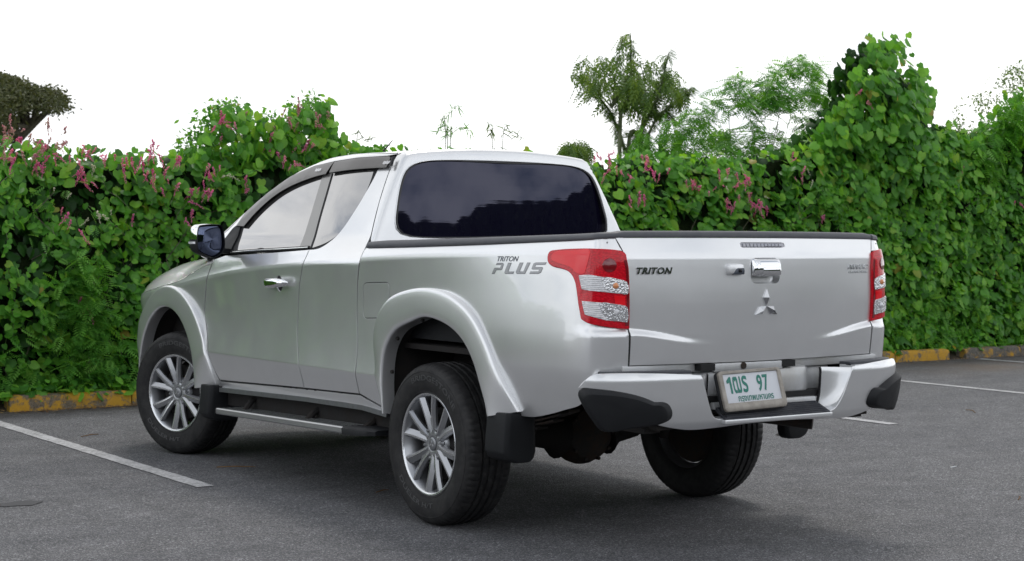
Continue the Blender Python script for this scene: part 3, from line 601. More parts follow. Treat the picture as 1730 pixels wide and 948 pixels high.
# outlines measured on the bodywork (surface coordinates in metres, 1 = corner)
D = {"sk_hedge":[6.45,[[-1.377,1.936],[-0.836,1.991],[-0.556,2.02],[-0.268,1.973],[0.127,1.986],[0.432,1.977],[0.64,2.003],[0.798,2.029],[1.286,2.066],[2.085,2.073],[2.566,2.089],[3.321,2.093],[4.261,2.091],[5.047,2.011],[5.419,2.116],[5.801,2.176],[6.353,2.134],[6.843,2.174],[7.35,2.228],[7.784,2.319],[8.141,2.397],[8.598,2.512],[11.212,2.69],[13.531,2.904]]],"sk_mound":[6.5,[[8.012,2.33],[8.235,2.565],[8.415,2.736],[8.626,2.943],[8.734,3.212],[8.788,3.413],[8.993,3.613],[9.203,3.669],[9.497,3.563],[9.55,3.331],[9.749,3.276],[9.953,3.083],[10.212,2.857],[10.443,2.66],[10.739,2.498],[10.857,1.869]]],"sk_left":[6.7,[[0.692,1.95],[0.772,2.154],[0.88,2.259],[0.934,2.387],[1.07,2.485],[1.292,2.497],[1.46,2.387],[1.603,2.42],[1.747,2.489],[1.951,2.594],[2.069,2.611],[2.099,2.47],[2.129,2.313],[2.309,2.187],[2.585,2.143],[2.709,2.012]]],"sk_right":[6.4,[[10.521,2.068],[10.671,2.525],[10.932,2.746],[11.145,2.897],[11.468,3.162],[12.254,3.424],[13.444,3.574],[13.482,1.918]]],"sk_rightbush":[9.5,[[13.723,2.668],[13.816,3.183],[14.029,3.45],[14.48,3.648],[15.009,3.854],[15.414,4.012],[16.396,4.031],[16.422,2.765]]],"sk_clump":[8.0,[[7.258,2.099],[7.299,2.472],[7.429,2.714],[7.695,2.897],[8.012,3.016],[8.148,3.231],[8.475,3.286],[8.665,3.227],[8.807,3.412],[9.292,3.586],[9.643,3.466],[9.797,3.331],[9.905,2.901],[10.014,2.395],[9.812,2.17]]],"sk_tree":[9.0,[[6.606,3.149],[6.631,3.323],[6.777,3.47],[6.995,3.506],[7.172,3.476],[7.305,3.576],[7.33,3.789],[7.457,3.778],[7.549,3.558],[7.714,3.463],[7.879,3.595],[8.009,3.625],[8.067,3.45],[8.322,3.321],[8.39,3.18],[8.277,3.065],[8.043,3.003],[7.811,2.862],[7.536,2.92],[7.266,2.92],[7.043,3.0],[6.823,3.057]]],"br_tree1":[9.0,[[7.525,2.068],[7.468,2.314],[7.394,2.524],[7.285,2.766],[7.212,2.889],[7.033,3.069],[6.822,3.265]]],"br_tree2":[9.0,[[7.45,2.385],[7.612,2.604],[7.765,2.86],[7.884,3.08],[7.955,3.371],[8.009,3.59]]],"br_tree3":[9.0,[[7.321,2.697],[7.391,2.912],[7.444,3.127],[7.423,3.408],[7.394,3.759]]],"br_tree4":[9.0,[[7.648,2.641],[7.904,2.831],[8.183,3.06],[8.352,3.178]]],"br_tree5":[9.0,[[7.817,2.147],[7.722,2.501],[7.95,2.869],[8.186,2.736]]],"sk_low":[8.6,[[7.046,2.044],[7.131,2.391],[7.395,2.643],[7.755,2.834],[8.219,2.786],[8.695,2.7],[8.799,2.089]]],"sk_low2":[8.6,[[6.191,2.089],[6.148,2.322],[6.272,2.441],[6.525,2.437],[6.697,2.294],[6.827,2.107]]],"sk_rain":[42,[[9.05,4.196],[9.056,5.834],[9.743,6.222],[10.091,6.139],[10.617,6.066],[11.185,5.817],[11.599,5.894],[12.016,5.74],[12.235,5.448],[12.474,5.137],[12.326,4.951],[11.868,4.787],[11.326,4.816],[10.968,4.624],[11.777,4.427],[12.013,4.294],[11.145,4.136],[10.435,4.075]]],"br_rain":[42,[[10.434,3.777],[10.576,4.256],[10.437,4.776],[10.087,5.11]]],"br_rain2":[42,[[10.541,4.167],[10.968,4.624],[11.417,5.086],[11.87,5.375]]],"br_rain3":[42,[[10.506,4.428],[10.791,5.056],[11.149,5.515]]],"wisp1":[7.2,[[3.761,2.208],[3.74,2.352],[3.712,2.466],[3.808,2.586],[3.876,2.63]]],"wisp2":[7.2,[[3.809,2.21],[3.85,2.356],[3.967,2.419],[4.072,2.383]]],"wisp3":[7.2,[[4.319,2.228],[4.326,2.376],[4.304,2.493]]],"wisp4":[7.2,[[4.427,2.232],[4.555,2.385],[4.679,2.348]]],"wisp5":[7.2,[[3.726,2.322],[3.644,2.405],[3.59,2.345]]],"wisp6":[7.2,[[2.739,2.143],[2.815,2.241],[2.931,2.279]]],"seed":[6.0,[[-0.289,0.141],[-0.279,0.395],[-0.307,0.673],[-0.325,0.95],[-0.334,1.181]]],"fl_pink":[[-0.205,1.919],[-0.118,1.941],[-0.157,1.967],[-0.562,1.894],[-0.816,2.0],[-0.724,2.049],[-0.632,1.952],[-0.862,1.839],[-0.468,1.851],[-0.302,1.832],[-0.35,1.784],[0.038,1.818],[0.063,1.866],[0.019,1.888],[0.252,1.8],[0.257,1.762],[0.328,1.715],[0.399,1.948],[0.379,1.985],[0.465,1.853],[0.517,1.879],[0.568,1.895],[0.777,1.838],[0.829,1.863],[0.813,1.814],[0.635,1.649],[0.656,1.567],[0.646,1.494],[0.661,1.616],[0.594,1.43],[0.777,1.667],[0.724,1.656],[0.829,1.643],[0.491,1.719],[-0.254,1.703],[-0.278,1.739],[-0.445,1.457],[0.112,1.392],[-0.422,1.365],[-0.318,0.748],[-0.352,0.758],[0.988,2.262],[0.962,2.202],[0.935,2.186],[1.004,2.139],[0.951,2.285],[1.507,2.033],[1.535,1.959],[1.496,2.083],[1.552,1.909],[1.732,2.092],[1.772,2.052],[1.789,2.119],[1.676,2.14],[1.451,2.132],[1.15,1.674],[-0.678,1.845],[-0.77,1.91],[-0.907,1.942],[-0.397,1.932],[-0.06,1.905],[0.138,1.868],[0.188,1.95],[-0.609,1.824],[-0.515,1.955],[0.288,1.92],[4.943,2.064],[5.052,2.038],[5.126,1.983],[5.017,1.922],[5.088,2.097],[5.482,2.08],[5.46,2.033],[5.423,1.979],[5.499,1.934],[5.237,1.899],[5.704,1.94],[5.975,1.875],[6.038,1.829],[6.141,1.771],[6.236,1.743],[6.719,1.905],[6.743,1.936],[6.785,1.857],[6.597,1.89],[6.421,1.644],[6.478,1.596],[6.559,1.609],[6.558,1.719],[6.869,1.742],[6.845,1.662],[7.012,1.665],[7.054,1.696],[7.138,1.654],[7.563,1.937],[7.649,1.99],[7.875,1.5],[7.902,1.539],[6.433,2.019],[7.456,2.16],[5.239,1.666],[5.129,1.636],[5.261,1.696],[8.591,2.902],[8.61,2.857],[11.027,1.727],[10.098,2.154],[5.497,2.122],[6.929,1.602],[6.356,1.775]],"fl_pale":[[-0.815,2.114],[-0.701,2.087],[-0.585,2.054],[-0.884,2.066],[-0.5,2.094],[-0.444,2.037],[1.619,2.391],[1.732,2.447],[1.368,2.254],[1.846,2.325],[1.961,2.305],[-0.747,1.948],[-0.839,1.885],[-0.631,2.007]],"fl_white":[[-0.216,1.46],[-0.168,1.413],[-0.134,1.423],[-0.099,1.485],[-0.279,1.389],[-0.206,1.389],[-0.492,1.619],[-0.359,1.598],[-0.181,1.812],[0.935,1.793],[1.177,2.121],[1.134,2.194],[6.677,2.026],[6.436,1.807],[7.693,2.022],[7.782,1.93],[7.095,1.728],[0.919,1.817]],"front_door":[[2.2249,1.2139,1],[1.6983,1.2319,0],[1.2032,1.2546,1],[1.2256,1.1809,0],[1.2902,1.0412,0],[1.3082,0.8243,0],[1.2536,0.6429,0],[1.2487,0.5311,1],[1.7779,0.5126,0],[2.319,0.492,1],[2.3691,0.5679,0],[2.4144,0.7024,0],[2.4918,0.8702,0],[2.4559,1.0092,0],[2.4075,1.1301,0],[2.3659,1.1887,1]],"rear_door":[[1.2032,1.2546,1],[1.0805,1.2705,0],[0.9845,1.3432,0],[0.9191,1.4754,0],[0.93,1.6518,1],[0.7755,1.6532,1],[0.7406,1.4967,0],[0.6815,1.296,0],[0.6504,1.241,0],[0.6375,1.195,0],[0.663,1.1019,0],[0.6784,0.9709,0],[0.6556,0.7402,0],[0.6571,0.548,1],[0.9472,0.5395,0],[1.2487,0.5311,1],[1.2536,0.6429,0],[1.3082,0.8243,0],[1.2902,1.0412,0],[1.2256,1.1809,0]],"bed_front":[[0.6019,1.2702,0],[0.612,1.2413,0],[0.6307,1.1951,0],[0.6649,1.0874,0],[0.6783,0.9709,0],[0.6555,0.7402,0],[0.6571,0.548,0]],"fuel":[[0.6077,1.0773,0],[0.5828,1.0923,0],[0.3896,1.0998,0],[0.3635,1.0864,0],[0.3734,1.0299,0],[0.4125,0.9467,0],[0.4401,0.9315,0],[0.5887,0.9224,0],[0.6185,0.9385,0]],"taillight":[[-0.8833,1.2367,0],[-0.8914,1.2553,0],[-0.924,1.2618,0],[-1.0567,1.2682,0],[-1.1984,1.2685,0],[-1.2879,1.2628,0],[-1.3205,1.2521,0],[-1.3387,1.2312,0],[-1.348,1.1953,0],[-1.3514,1.1234,0],[-1.3545,1.0334,0],[-1.3558,0.9612,1],[-1.3498,0.9529,1],[-1.2456,0.963,0],[-1.1683,0.9772,0],[-1.1312,0.9921,1],[-1.1106,1.05,0],[-1.0823,1.1273,0],[-1.0563,1.1618,0],[-1.0225,1.1818,0],[-0.968,1.193,0],[-0.9177,1.2002,0],[-0.8912,1.2152,0]],"clear1":[[-1.1024,1.1627,1],[-1.1771,1.1664,0],[-1.2263,1.1585,0],[-1.2825,1.1508,0],[-1.3311,1.1367,1],[-1.3333,1.0912,1],[-1.2818,1.0953,0],[-1.226,1.1014,0],[-1.1874,1.1046,0],[-1.1291,1.1093,1]],"clear2":[[-1.1343,1.0616,1],[-1.195,1.0595,0],[-1.2562,1.0538,0],[-1.3125,1.046,1],[-1.334,1.0325,0],[-1.3364,0.982,1],[-1.284,0.9853,0],[-1.2328,0.9905,0],[-1.2018,0.9988,0],[-1.1531,1.0108,1]],"bowl1":[[-1.2263,1.1573,0],[-1.2825,1.1508,0],[-1.3311,1.1355,0],[-1.3319,1.0936,0],[-1.2818,1.0977,0],[-1.238,1.1092,0],[-1.2237,1.13,0]],"bowl2":[[-1.2169,1.0567,0],[-1.2688,1.0525,0],[-1.3118,1.0448,0],[-1.3333,1.0325,0],[-1.3343,0.9844,0],[-1.2839,0.9865,0],[-1.245,0.9941,0],[-1.2214,1.0198,0]],"fwin":[[2.0831,1.241,1],[2.1387,1.3122,0],[2.1587,1.3722,0],[2.1216,1.4367,0],[2.0329,1.5121,0],[1.8863,1.5788,0],[1.6499,1.6304,0],[1.4242,1.6475,1],[1.362,1.459,0],[1.3264,1.2637,1],[1.5931,1.256,0]],"rwin":[[1.3217,1.6557,1],[1.1075,1.6574,0],[0.9228,1.6619,1],[0.9073,1.607,0],[0.9003,1.5278,0],[0.9184,1.4453,0],[0.9487,1.3754,0],[1.0016,1.3259,0],[1.0737,1.2884,0],[1.1957,1.2611,1],[1.2408,1.4149,0],[1.2767,1.5351,0]],"bpillar":[[1.4242,1.6475,1],[1.3217,1.6557,1],[1.2767,1.5351,0],[1.2408,1.4149,0],[1.1957,1.2611,1],[1.3264,1.2637,1],[1.362,1.459,0]],"vis1":[[2.276,1.3775,1],[2.2123,1.461,0],[2.0403,1.5696,0],[1.8092,1.6534,0],[1.5883,1.6974,0],[1.3631,1.7157,1],[1.3608,1.6455,1],[1.5107,1.6299,0],[1.7282,1.5894,0],[1.8851,1.5386,0],[2.0294,1.4569,0],[2.13,1.3712,1]],"vis2":[[1.3553,1.7154,1],[1.1264,1.7258,0],[0.8484,1.7248,0],[0.8132,1.7126,0],[0.7915,1.6611,1],[1.0347,1.6611,0],[1.3257,1.6506,1]],"roofline":[[2.3602,1.312,0],[2.276,1.3775,0],[2.217,1.463,0],[2.0338,1.5731,0],[1.8235,1.6576,0],[1.5948,1.7013,0],[1.3681,1.7195,0],[1.1312,1.7294,0],[0.8538,1.7292,0],[0.8205,1.7337,0]],"rarch_o":[[0.4044,0.4821,0],[0.439,0.6122,0],[0.4625,0.7524,0],[0.4688,0.8656,0],[0.4181,0.9612,0],[0.318,1.032,0],[0.1553,1.0728,0],[-0.0224,1.0857,0],[-0.2034,1.0616,0],[-0.3682,0.9916,0],[-0.4906,0.879,0],[-0.5829,0.745,0],[-0.642,0.6437,0],[-0.6735,0.5788,0]],"rarch_i":[[0.3684,0.4803,0],[0.3803,0.6172,0],[0.3697,0.7304,0],[0.3366,0.808,0],[0.2544,0.8818,0],[0.1042,0.9299,0],[-0.0104,0.9537,0],[-0.1574,0.936,0],[-0.2708,0.8966,0],[-0.353,0.841,0],[-0.4151,0.7674,0],[-0.4624,0.6809,0],[-0.5,0.6072,0],[-0.5189,0.5477,0]],"lowbed":[[-0.5676,0.5574,0],[-0.7404,0.5575,0],[-0.8721,0.582,0],[-0.9806,0.609,0],[-1.076,0.6341,0]],"plus_o":[[-0.4741,1.1612,0],[-0.8327,1.2219,0],[-0.4988,1.2382,0],[-0.8301,1.1679,0]],"handle":[[1.6439,1.0698,0],[1.386,1.076,0],[1.5194,1.098,0],[1.5283,1.0441,0],[1.4683,1.074,0]],"tg":[[-0.7215,1.3161,0],[-0.6771,1.2264,0],[-0.6749,0.9423,0],[-0.6677,0.8068,0],[0.7321,0.7905,0],[0.7376,0.9555,0],[0.7773,1.3178,0]],"emb":[[0.0002,1.1031,0],[-0.0604,0.9972,0],[0.065,0.9969,0],[0.0078,1.0357,0]],"h":[[-0.0789,1.2277,0],[0.0802,1.2272,0],[0.0765,1.1321,0],[-0.0824,1.1338,0],[-0.0812,1.1709,0],[0.0709,1.1722,0]],"cm":[[-0.2172,1.2109,0],[-0.1317,1.2106,0],[-0.1301,1.1638,0],[-0.2188,1.1645,0]],"hl":[[-0.1275,1.2992,0],[0.1267,1.3,0],[0.1204,1.2799,0],[-0.133,1.2795,0]],"tri":[[-0.6486,1.1979,0],[-0.4853,1.1974,0],[-0.4862,1.1686,0],[-0.644,1.1695,0]],"miv":[[0.5281,1.2047,0],[0.6872,1.2036,0],[0.6861,1.1825,0],[0.5356,1.1838,0],[0.5349,1.1681,0],[0.6808,1.1666,0]],"rl":[[0.7587,1.2617,0],[0.7308,1.1422,0],[0.7419,0.9607,0]],"b_out":[[0.4322,0.7636,1],[0.5266,0.7713,0],[0.7088,0.7802,1],[0.8623,0.7798,0],[0.9059,0.7711,0],[0.9393,0.7446,0],[0.9657,0.7195,1],[0.9297,0.7237,0],[0.8191,0.7135,0],[0.7177,0.6927,0],[0.6407,0.6641,1],[0.5895,0.6596,0],[0.5623,0.6281,0],[0.5634,0.5959,0],[0.6141,0.5705,1],[0.5436,0.5548,0],[0.4529,0.5427,0],[0.3168,0.5448,0],[0.1605,0.5515,0],[0.0292,0.5538,1]],"b_in":[[0.4322,0.7636,1],[0.4113,0.7108,0],[0.3815,0.6381,0],[0.3491,0.5893,0],[0.3118,0.5769,1],[0.173,0.578,0],[0.0407,0.5778,1]],"pad":[[0.9668,0.6896,0],[0.9538,0.7169,0],[0.8963,0.7194,0],[0.8191,0.7135,0],[0.7177,0.6927,0],[0.6407,0.6641,1],[0.5895,0.6596,0],[0.5623,0.6281,0],[0.5634,0.5959,0],[0.6185,0.5729,1],[0.737,0.5619,0],[0.8628,0.5513,0],[0.909,0.5938,0]],"bR":[[-0.4239,0.7636,0],[-0.7564,0.7759,0],[-0.8254,0.758,0],[-0.8553,0.7085,0],[-0.5394,0.5812,0],[-0.2985,0.5799,0]]}

# ============================================================ THE PICKUP
TR = empty('pickup_truck', (0, 0, 0))
tag(TR, 'silver extended-cab pickup truck parked across the bays in front of the flowering hedge', 'pickup truck')
def ln(k, n=8): return smooth_line(D[k], n)
# ---- arches
def arc_pts(c, rx, ry, a0, a1, n=40): return [(c[0]+rx*math.cos(a), c[1]+ry*math.sin(a)) for a in np.radians(np.linspace(a0, a1, n))]
RAO = resample(ln('rarch_o'), .03, False)            # front-bottom to rear-bottom
RAI = resample(ln('rarch_i'), .03, False)
FAO = np.array([(3.555, .47)]+arc_pts((2.975, .43), .588, .592, 2, 178, 50)+[(2.392, .452)])
FAI = np.array([(3.425, .44)]+arc_pts((3.0, .43), .425, .462, 4, 176, 50)+[(2.578, .43)])
def matched(a, b, n=70): return resample(a, np.linalg.norm(np.diff(a, axis=0), axis=1).sum()/n, False)[:n+1], resample(b, np.linalg.norm(np.diff(b, axis=0), axis=1).sum()/n, False)[:n+1]
# mesh rows that run along the two body creases
SROWS = sorted(list(np.arange(.47, .63, .024))+[.641, .649, .655, .661, .669, .68, .70]+list(np.arange(.72, 1.16, .025))+[1.170, 1.180, 1.186, 1.191, 1.196, 1.2, 1.204, 1.209, 1.214, 1.222, 1.232]+list(np.arange(1.245, 1.72, .022)))
def swarp(y, z): return (zshs(y)-1.2)*sst(z, .72, 1.14)*(1-sst(z, 1.24, 1.31)*.999)
SR = dict(rows=SROWS, warp=swarp, step=.032)
TROWS = sorted(list(np.arange(.81, .86, .014))+[.862, .868, .872, .876, .880, .884, .888, .892, .896, .900, .904, .909, .915]+list(np.arange(.93, 1.215, .022))+[1.222, 1.228, 1.232, 1.236, 1.241, 1.246, 1.251, 1.256, 1.260, 1.266, 1.275, 1.29, 1.305])
def twarp(x, z): return .052*sst(np.abs(x), .28, .72)*sst(z, .82, .872)*(1-sst(z, .91, 1.1))
# ---- doors
bowl = np.array([(1.512+.036*math.cos(t)*1.05, 1.070+.044*math.sin(t)) for t in np.linspace(0, 2*math.pi, 28, endpoint=False)])
door = panel('front_door', cabside, D['front_door'], 'silver_paint', TR, holes=[bowl], **SR)
rd = [list(p) for p in D['rear_door']]
rd = rd[:4]+[[.889, 1.60, 0], [.886, 1.655, 1], [.884, 1.705, 1], [rd[5][0]+.006, 1.705, 1], [rd[5][0], rd[5][1], 0]]+rd[6:]
rdoor = panel('rear_door', cabside, rd, 'silver_paint', TR, **SR)
# door handle
def bowl_mesh(f, c, rx, ry, depth, n=28):
    rows = []
    for k, (q, d) in enumerate([(1.02, .0), (1.0, .002), (.94, .010), (.80, .019), (.5, .024), (.05, .025)]):
        A = np.array([(c[0]+rx*q*math.cos(t), c[1]+ry*q*math.sin(t)) for t in np.linspace(0, 2*math.pi, n)])
        P, _ = surf(f, A, -d*depth/.025); rows.append(P)
    return rows
strip('handle_recess', bowl_mesh(cabside, (1.512, 1.070), .038, .044, .013), 'silver_paint', door, fix=True, twin=False)
g = G(); R = []
for k, t in enumerate(np.linspace(0, 1, 15)):
    y = 1.640-.262*t; z = 1.0695+.006*t; e = (1-abs(2*t-1)**7)**.5 if 0 < t < 1 else .3
    x = -.885-.006-.034*(1-abs(2*t-1)**3.2); hz = .0215*max(e, .15)*(1.0+.15*math.sin(t*3.1)); hx = .010*max(e, .2)
    R.append([(x+hx*math.cos(a), y, z+hz*math.sin(a)) for a in np.linspace(0, 2*math.pi, 14, endpoint=False)])
g.rings(R); hd = g.obj('handle', 'chrome', door, sharp=60)
g = G(); R = []
for x, r in ((-.921, .0085), (-.9235, .0085), (-.9245, .007)): R.append([(x, 1.432+r*math.cos(a), 1.077+r*math.sin(a)) for a in np.linspace(0, 6.283, 12, endpoint=False)])
g.rings(R); g.obj('lock_barrel', 'satin_chrome', door)
_rd = D['rear_door']; SY = [_rd[8][0]-.008, _rd[8][0], _rd[7][0], _rd[6][0], _rd[5][0], _rd[5][0]+.006, _rd[5][0]+.006]
def seam(z): return np.interp(z, [1.0, _rd[8][1], _rd[7][1], _rd[6][1], _rd[5][1], 1.72, 1.8], SY)
# ---- windows and seals on the cab side
RL = [(p[0], p[1]) for p in D['roofline']]
seal_o = [(2.345, 1.235, 1), (2.345, 1.318, 0), (2.29, 1.385, 0), (2.185, 1.478, 0), (2.025, 1.577, 0), (1.82, 1.655, 0), (1.59, 1.699, 0), (1.36, 1.717, 0), (1.12, 1.725, 0), (.90, 1.722, 0), (.86, 1.72, 1), (.845, 1.60, 0), (.862, 1.45, 0), (.95, 1.32, 0), (1.07, 1.255, 0), (1.2, 1.235, 1)]
fw_ = resample(smooth_poly(D['fwin']), .02); rw_ = resample(smooth_poly(D['rwin']), .02)
seal = panel('window_frame', cabside, seal_o, 'black_plastic', TR, off=-.0045, hem=.02)
panel('side_window', cabside, D['fwin'], 'tinted_mirror_glass', door, off=-.0022, hem=.004, gap=0)
panel('side_window', cabside, D['rwin'], 'tinted_mirror_glass', rdoor, off=-.0022, hem=.004, gap=0)
panel('door_pillar', cabside, D['bpillar'], 'pillar_trim', TR, off=.0005, hem=.006, gap=0)
# black seal line between the two doors on the pillar
sl = smooth_line([D['rwin'][-3], D['rwin'][-1]] if False else [(1.322, 1.655), (1.277, 1.535), (1.2415, 1.415), (1.197, 1.262)], 8)
def ribbon(name, f, line, w, off, h, mat, parent, twin=False, smooth=True):
    """raised bead following a line on a surface"""
    L = np.array(line); d = np.gradient(L, axis=0); d /= np.linalg.norm(d, axis=1)[:, None]+1e-12; n = np.stack([-d[:, 1], d[:, 0]], 1)
    rows = []
    for q, o in ((-.5, 0.), (-.42, .75), (-.2, 1.), (.2, 1.), (.42, .75), (.5, 0.)): rows.append(surf(f, L+n*w*q, off+h*o)[0])
    return strip(name, rows, mat, parent, twin=twin, smooth=smooth, sharp=60)
ribbon('door_seal', cabside, sl, .009, .0, .003, 'black_gloss', TR)
bl = smooth_line([(2.215, 1.2265), (1.95, 1.2375), (1.6, 1.249), (1.34, 1.2575), (1.215, 1.262)], 10)
ribbon('belt_moulding', cabside, bl, .018, .0, .007, 'black_plastic', door)
ribbon('belt_moulding', cabside, bl+[0, -.001], .006, .006, .0035, 'chrome', door)
# mirror sail (black triangle at the front corner of the glass)
panel('mirror_sail', cabside, [(2.165, 1.236, 1), (2.205, 1.375, 0), (2.215, 1.388, 1), (2.300, 1.368, 0), (2.352, 1.30, 0), (2.345, 1.222, 1)], 'black_plastic', door, off=.004, hem=.012, gap=0)
# rain visors
def visor(key, parent):
    O = D[key]; A = smooth_poly(O)
    yl = np.array([p[1] for p in RL]); 
    def bl_(A):
        ys = np.array([p[0] for p in RL])[::-1]; zs = np.array([p[1] for p in RL])[::-1]
        return .003+.013*np.clip((np.interp(A[:, 0], ys, zs)-A[:, 1])/.065, 0, 1)**.8
    return panel('rain_visor', cabside, O, 'visor_smoke', parent, hem=.003, gap=0, step=.02, bulge=bl_)
v1 = visor('vis1', door); v2 = visor('vis2', rdoor)
for (y0, y1, z0, par) in ((1.50, 1.435, 1.668, v1), (.835, .775, 1.684, v2)):
    g = G(); n = 7
    for i in range(n):
        a = y0+(y1-y0)*i/n; b_ = a+(y1-y0)/n*.62
        z = z0+(.002 if i % 3 else .0045); P, _ = surf(cabside, np.array([(a, z-.010), (b_, z-.010), (b_-.003, z+.004+.003*(i % 2)), (a-.003, z+.004)]), .0195)
        g.add([tuple(p) for p in P], [(0, 1, 2, 3)])
    g.obj('visor_logo', 'satin_chrome', par, smooth=False, fix=False)
# end cap of rear visor
ribbon('visor_end', cabside, [(.772, 1.712), (.766, 1.70), (.758, 1.68), (.750, 1.662)], .022, .014, .008, 'black_plastic', v2)

# ---- bed side, fuel lid, rocker, fender
def s_of_x(x):
    ss = np.linspace(-1.05, -1.6, 600); return float(np.interp(-x, -plan(ss)[0], ss))
def tg_edge(z): return float(np.interp(z, [.80, .86, 1.0, 1.19, 1.248, 1.318], [.687, .688, .691, .694, .705, .734]))
TL = D['taillight'] = [[max(p[0], s_of_x(tg_edge(p[1])+.0015)), p[1], p[2]] for p in D['taillight']]; nT = len(TL)
for k_ in ('clear1', 'clear2', 'bowl1', 'bowl2'): D[k_] = [[max(p[0], s_of_x(tg_edge(p[1])+.012)), p[1], p[2]] for p in D[k_]]
_a, _b = matched(RAO, RAI, 48); am = _a*.55+_b*.45
notch = [TL[i][:2]+[0] for i in range(5, -1, -1)]+[TL[i][:2]+[0] for i in range(nT-1, 12, -1)]
bedo = [(.598, 1.266, 1), (.2, 1.2735, 0), (-.4, 1.288, 0), (-1.0, 1.306, 0), (-1.18, 1.314, 0), (s_of_x(.736), 1.318, 1), (s_of_x(tg_edge(1.262)+.001), 1.262, 1)]+notch+[(s_of_x(.692), .956, 1), (s_of_x(.689), .79, 1), (-1.27, .765, 0), (-1.19, .715, 0), (-1.13, .665, 0)]
bedo += [(p[0], p[1], 0) for p in D['lowbed'][::-1][:-1]]+[(-.60, .557, 1)]
bedo += [(float(p[0]), float(p[1]), 0) for p in am[::-1][2:]]+[(.47, .505, 1), (.655, .550, 1)]
bedo += [(p[0], p[1], 0) for p in D['bed_front'][::-1][1:-1]]
def roundp(C, r, n=5):
    out_ = []; m = len(C)
    for i in range(m):
        p, a, b_ = np.array(C[i]), np.array(C[i-1]), np.array(C[(i+1) % m]); u = (a-p)/np.linalg.norm(a-p); v = (b_-p)/np.linalg.norm(b_-p)
        for k in range(n+1): t = k/n; out_.append((p+u*r)*(1-t)**2+2*p*t*(1-t)+(p+v*r)*t*t)
    return np.array(out_)
fuel = roundp([(.613, 1.094), (.358, 1.104), (.362, 1.030), (.405, .932), (.616, .921)], .034)
side = panel('bed_side', body, bedo, 'silver_paint', TR, holes=[offset2(resample(fuel, .012), -.0025)], **SR)
fl = panel('fuel_lid', body, fuel, 'silver_paint', TR, raw=True, gap=.0034, hem=.004)
panel('fuel_gap_shade', body, fuel, 'gap_shade', fl, raw=True, gap=-.007, hem=0, off=-.0042)  # black sheet added under the lid, shade of its gap
panel('rocker_panel', body, [(2.335, .487, 1), (1.25, .5265, 0), (.657, .5435, 1), (.47, .500, 1), (.40, .470, 1), (.66, .488, 0), (1.25, .478, 0), (2.335, .442, 1)], 'silver_paint', TR, hem=.03)
def ftop(s): return zshs(s)+.03+.05*sst(s, 2.95, 2.4)
_a, _b = matched(FAO, FAI, 48); fm = _a*.6+_b*.4
dg = [(p[0]+.004, p[1]) for p in D['front_door'][9:]]
fen = [(2.335, .492, 1)]+[(x, z, 0) for x, z in dg[1:-1]]+[(2.372, 1.192, 1)]+[(s, float(ftop(s)), 0) for s in np.linspace(2.42, 3.94, 20)]+[(3.98, .90, 1), (3.95, .47, 1), (3.52, .47, 1)]
fen += [(float(a), float(b_), 0) for a, b_ in fm[1:-1]]+[(2.45, .45, 1), (2.34, .45, 1)]
fend = panel('front_fender', body, fen, 'silver_paint', TR, **SR)
bump_f = [(3.955, .38, 1), (3.955, .90, 1)]+[(s, .90, 0) for s in np.linspace(4.0, 4.5, 10)]+[(4.51, .38, 1)]
panel('front_bumper', body, bump_f, 'silver_paint', TR)
g = G(); 
for k in range(6): g.box((0, 3.9, .62+.045*k), (.42, 3.915, .64+.045*k))
g.obj('grille_bar', 'chrome', TR)
panel('headlamp', body, [(3.80, .86, 1), (4.25, .86, 1), (4.22, .78, 0), (3.95, .76, 0), (3.80, .82, 1)], 'lamp_clear', TR, off=.004, gap=0)
# added black sheets close behind the panels give shut lines their shade
inner = [(2.44, 1.15, 1), (2.44, .56, 1), (2.36, .49, 1), (.62, .53, 1)]+[(float(a)+.0, float(b_), 0) for a, b_ in (RAO*1.0)[3:-3]]+[(-.62, .60, 1), (-1.10, .68, 1), (s_of_x(.683), .80, 1), (s_of_x(.683), 1.0, 0), (s_of_x(.686), 1.2, 0), (s_of_x(.700), 1.262, 0), (s_of_x(.722), 1.30, 1), (.6, 1.25, 1), (.62, 1.19, 1)]
panel('shut_line_shade', body, inner, 'gap_shade', TR, off=-.005, hem=0, gap=0, step=.03)
panel('pillar_gap_shade', cabside, [(float(seam(z_))-.008, z_, 1 if z_ in (1.2, 1.73) else 0) for z_ in (1.2, 1.3, 1.4, 1.5, 1.6, 1.66, 1.73)]+[(.85, 1.73, 1), (.85, 1.20, 1)], 'gap_shade', TR, off=-.006, hem=0, gap=0, step=.03)
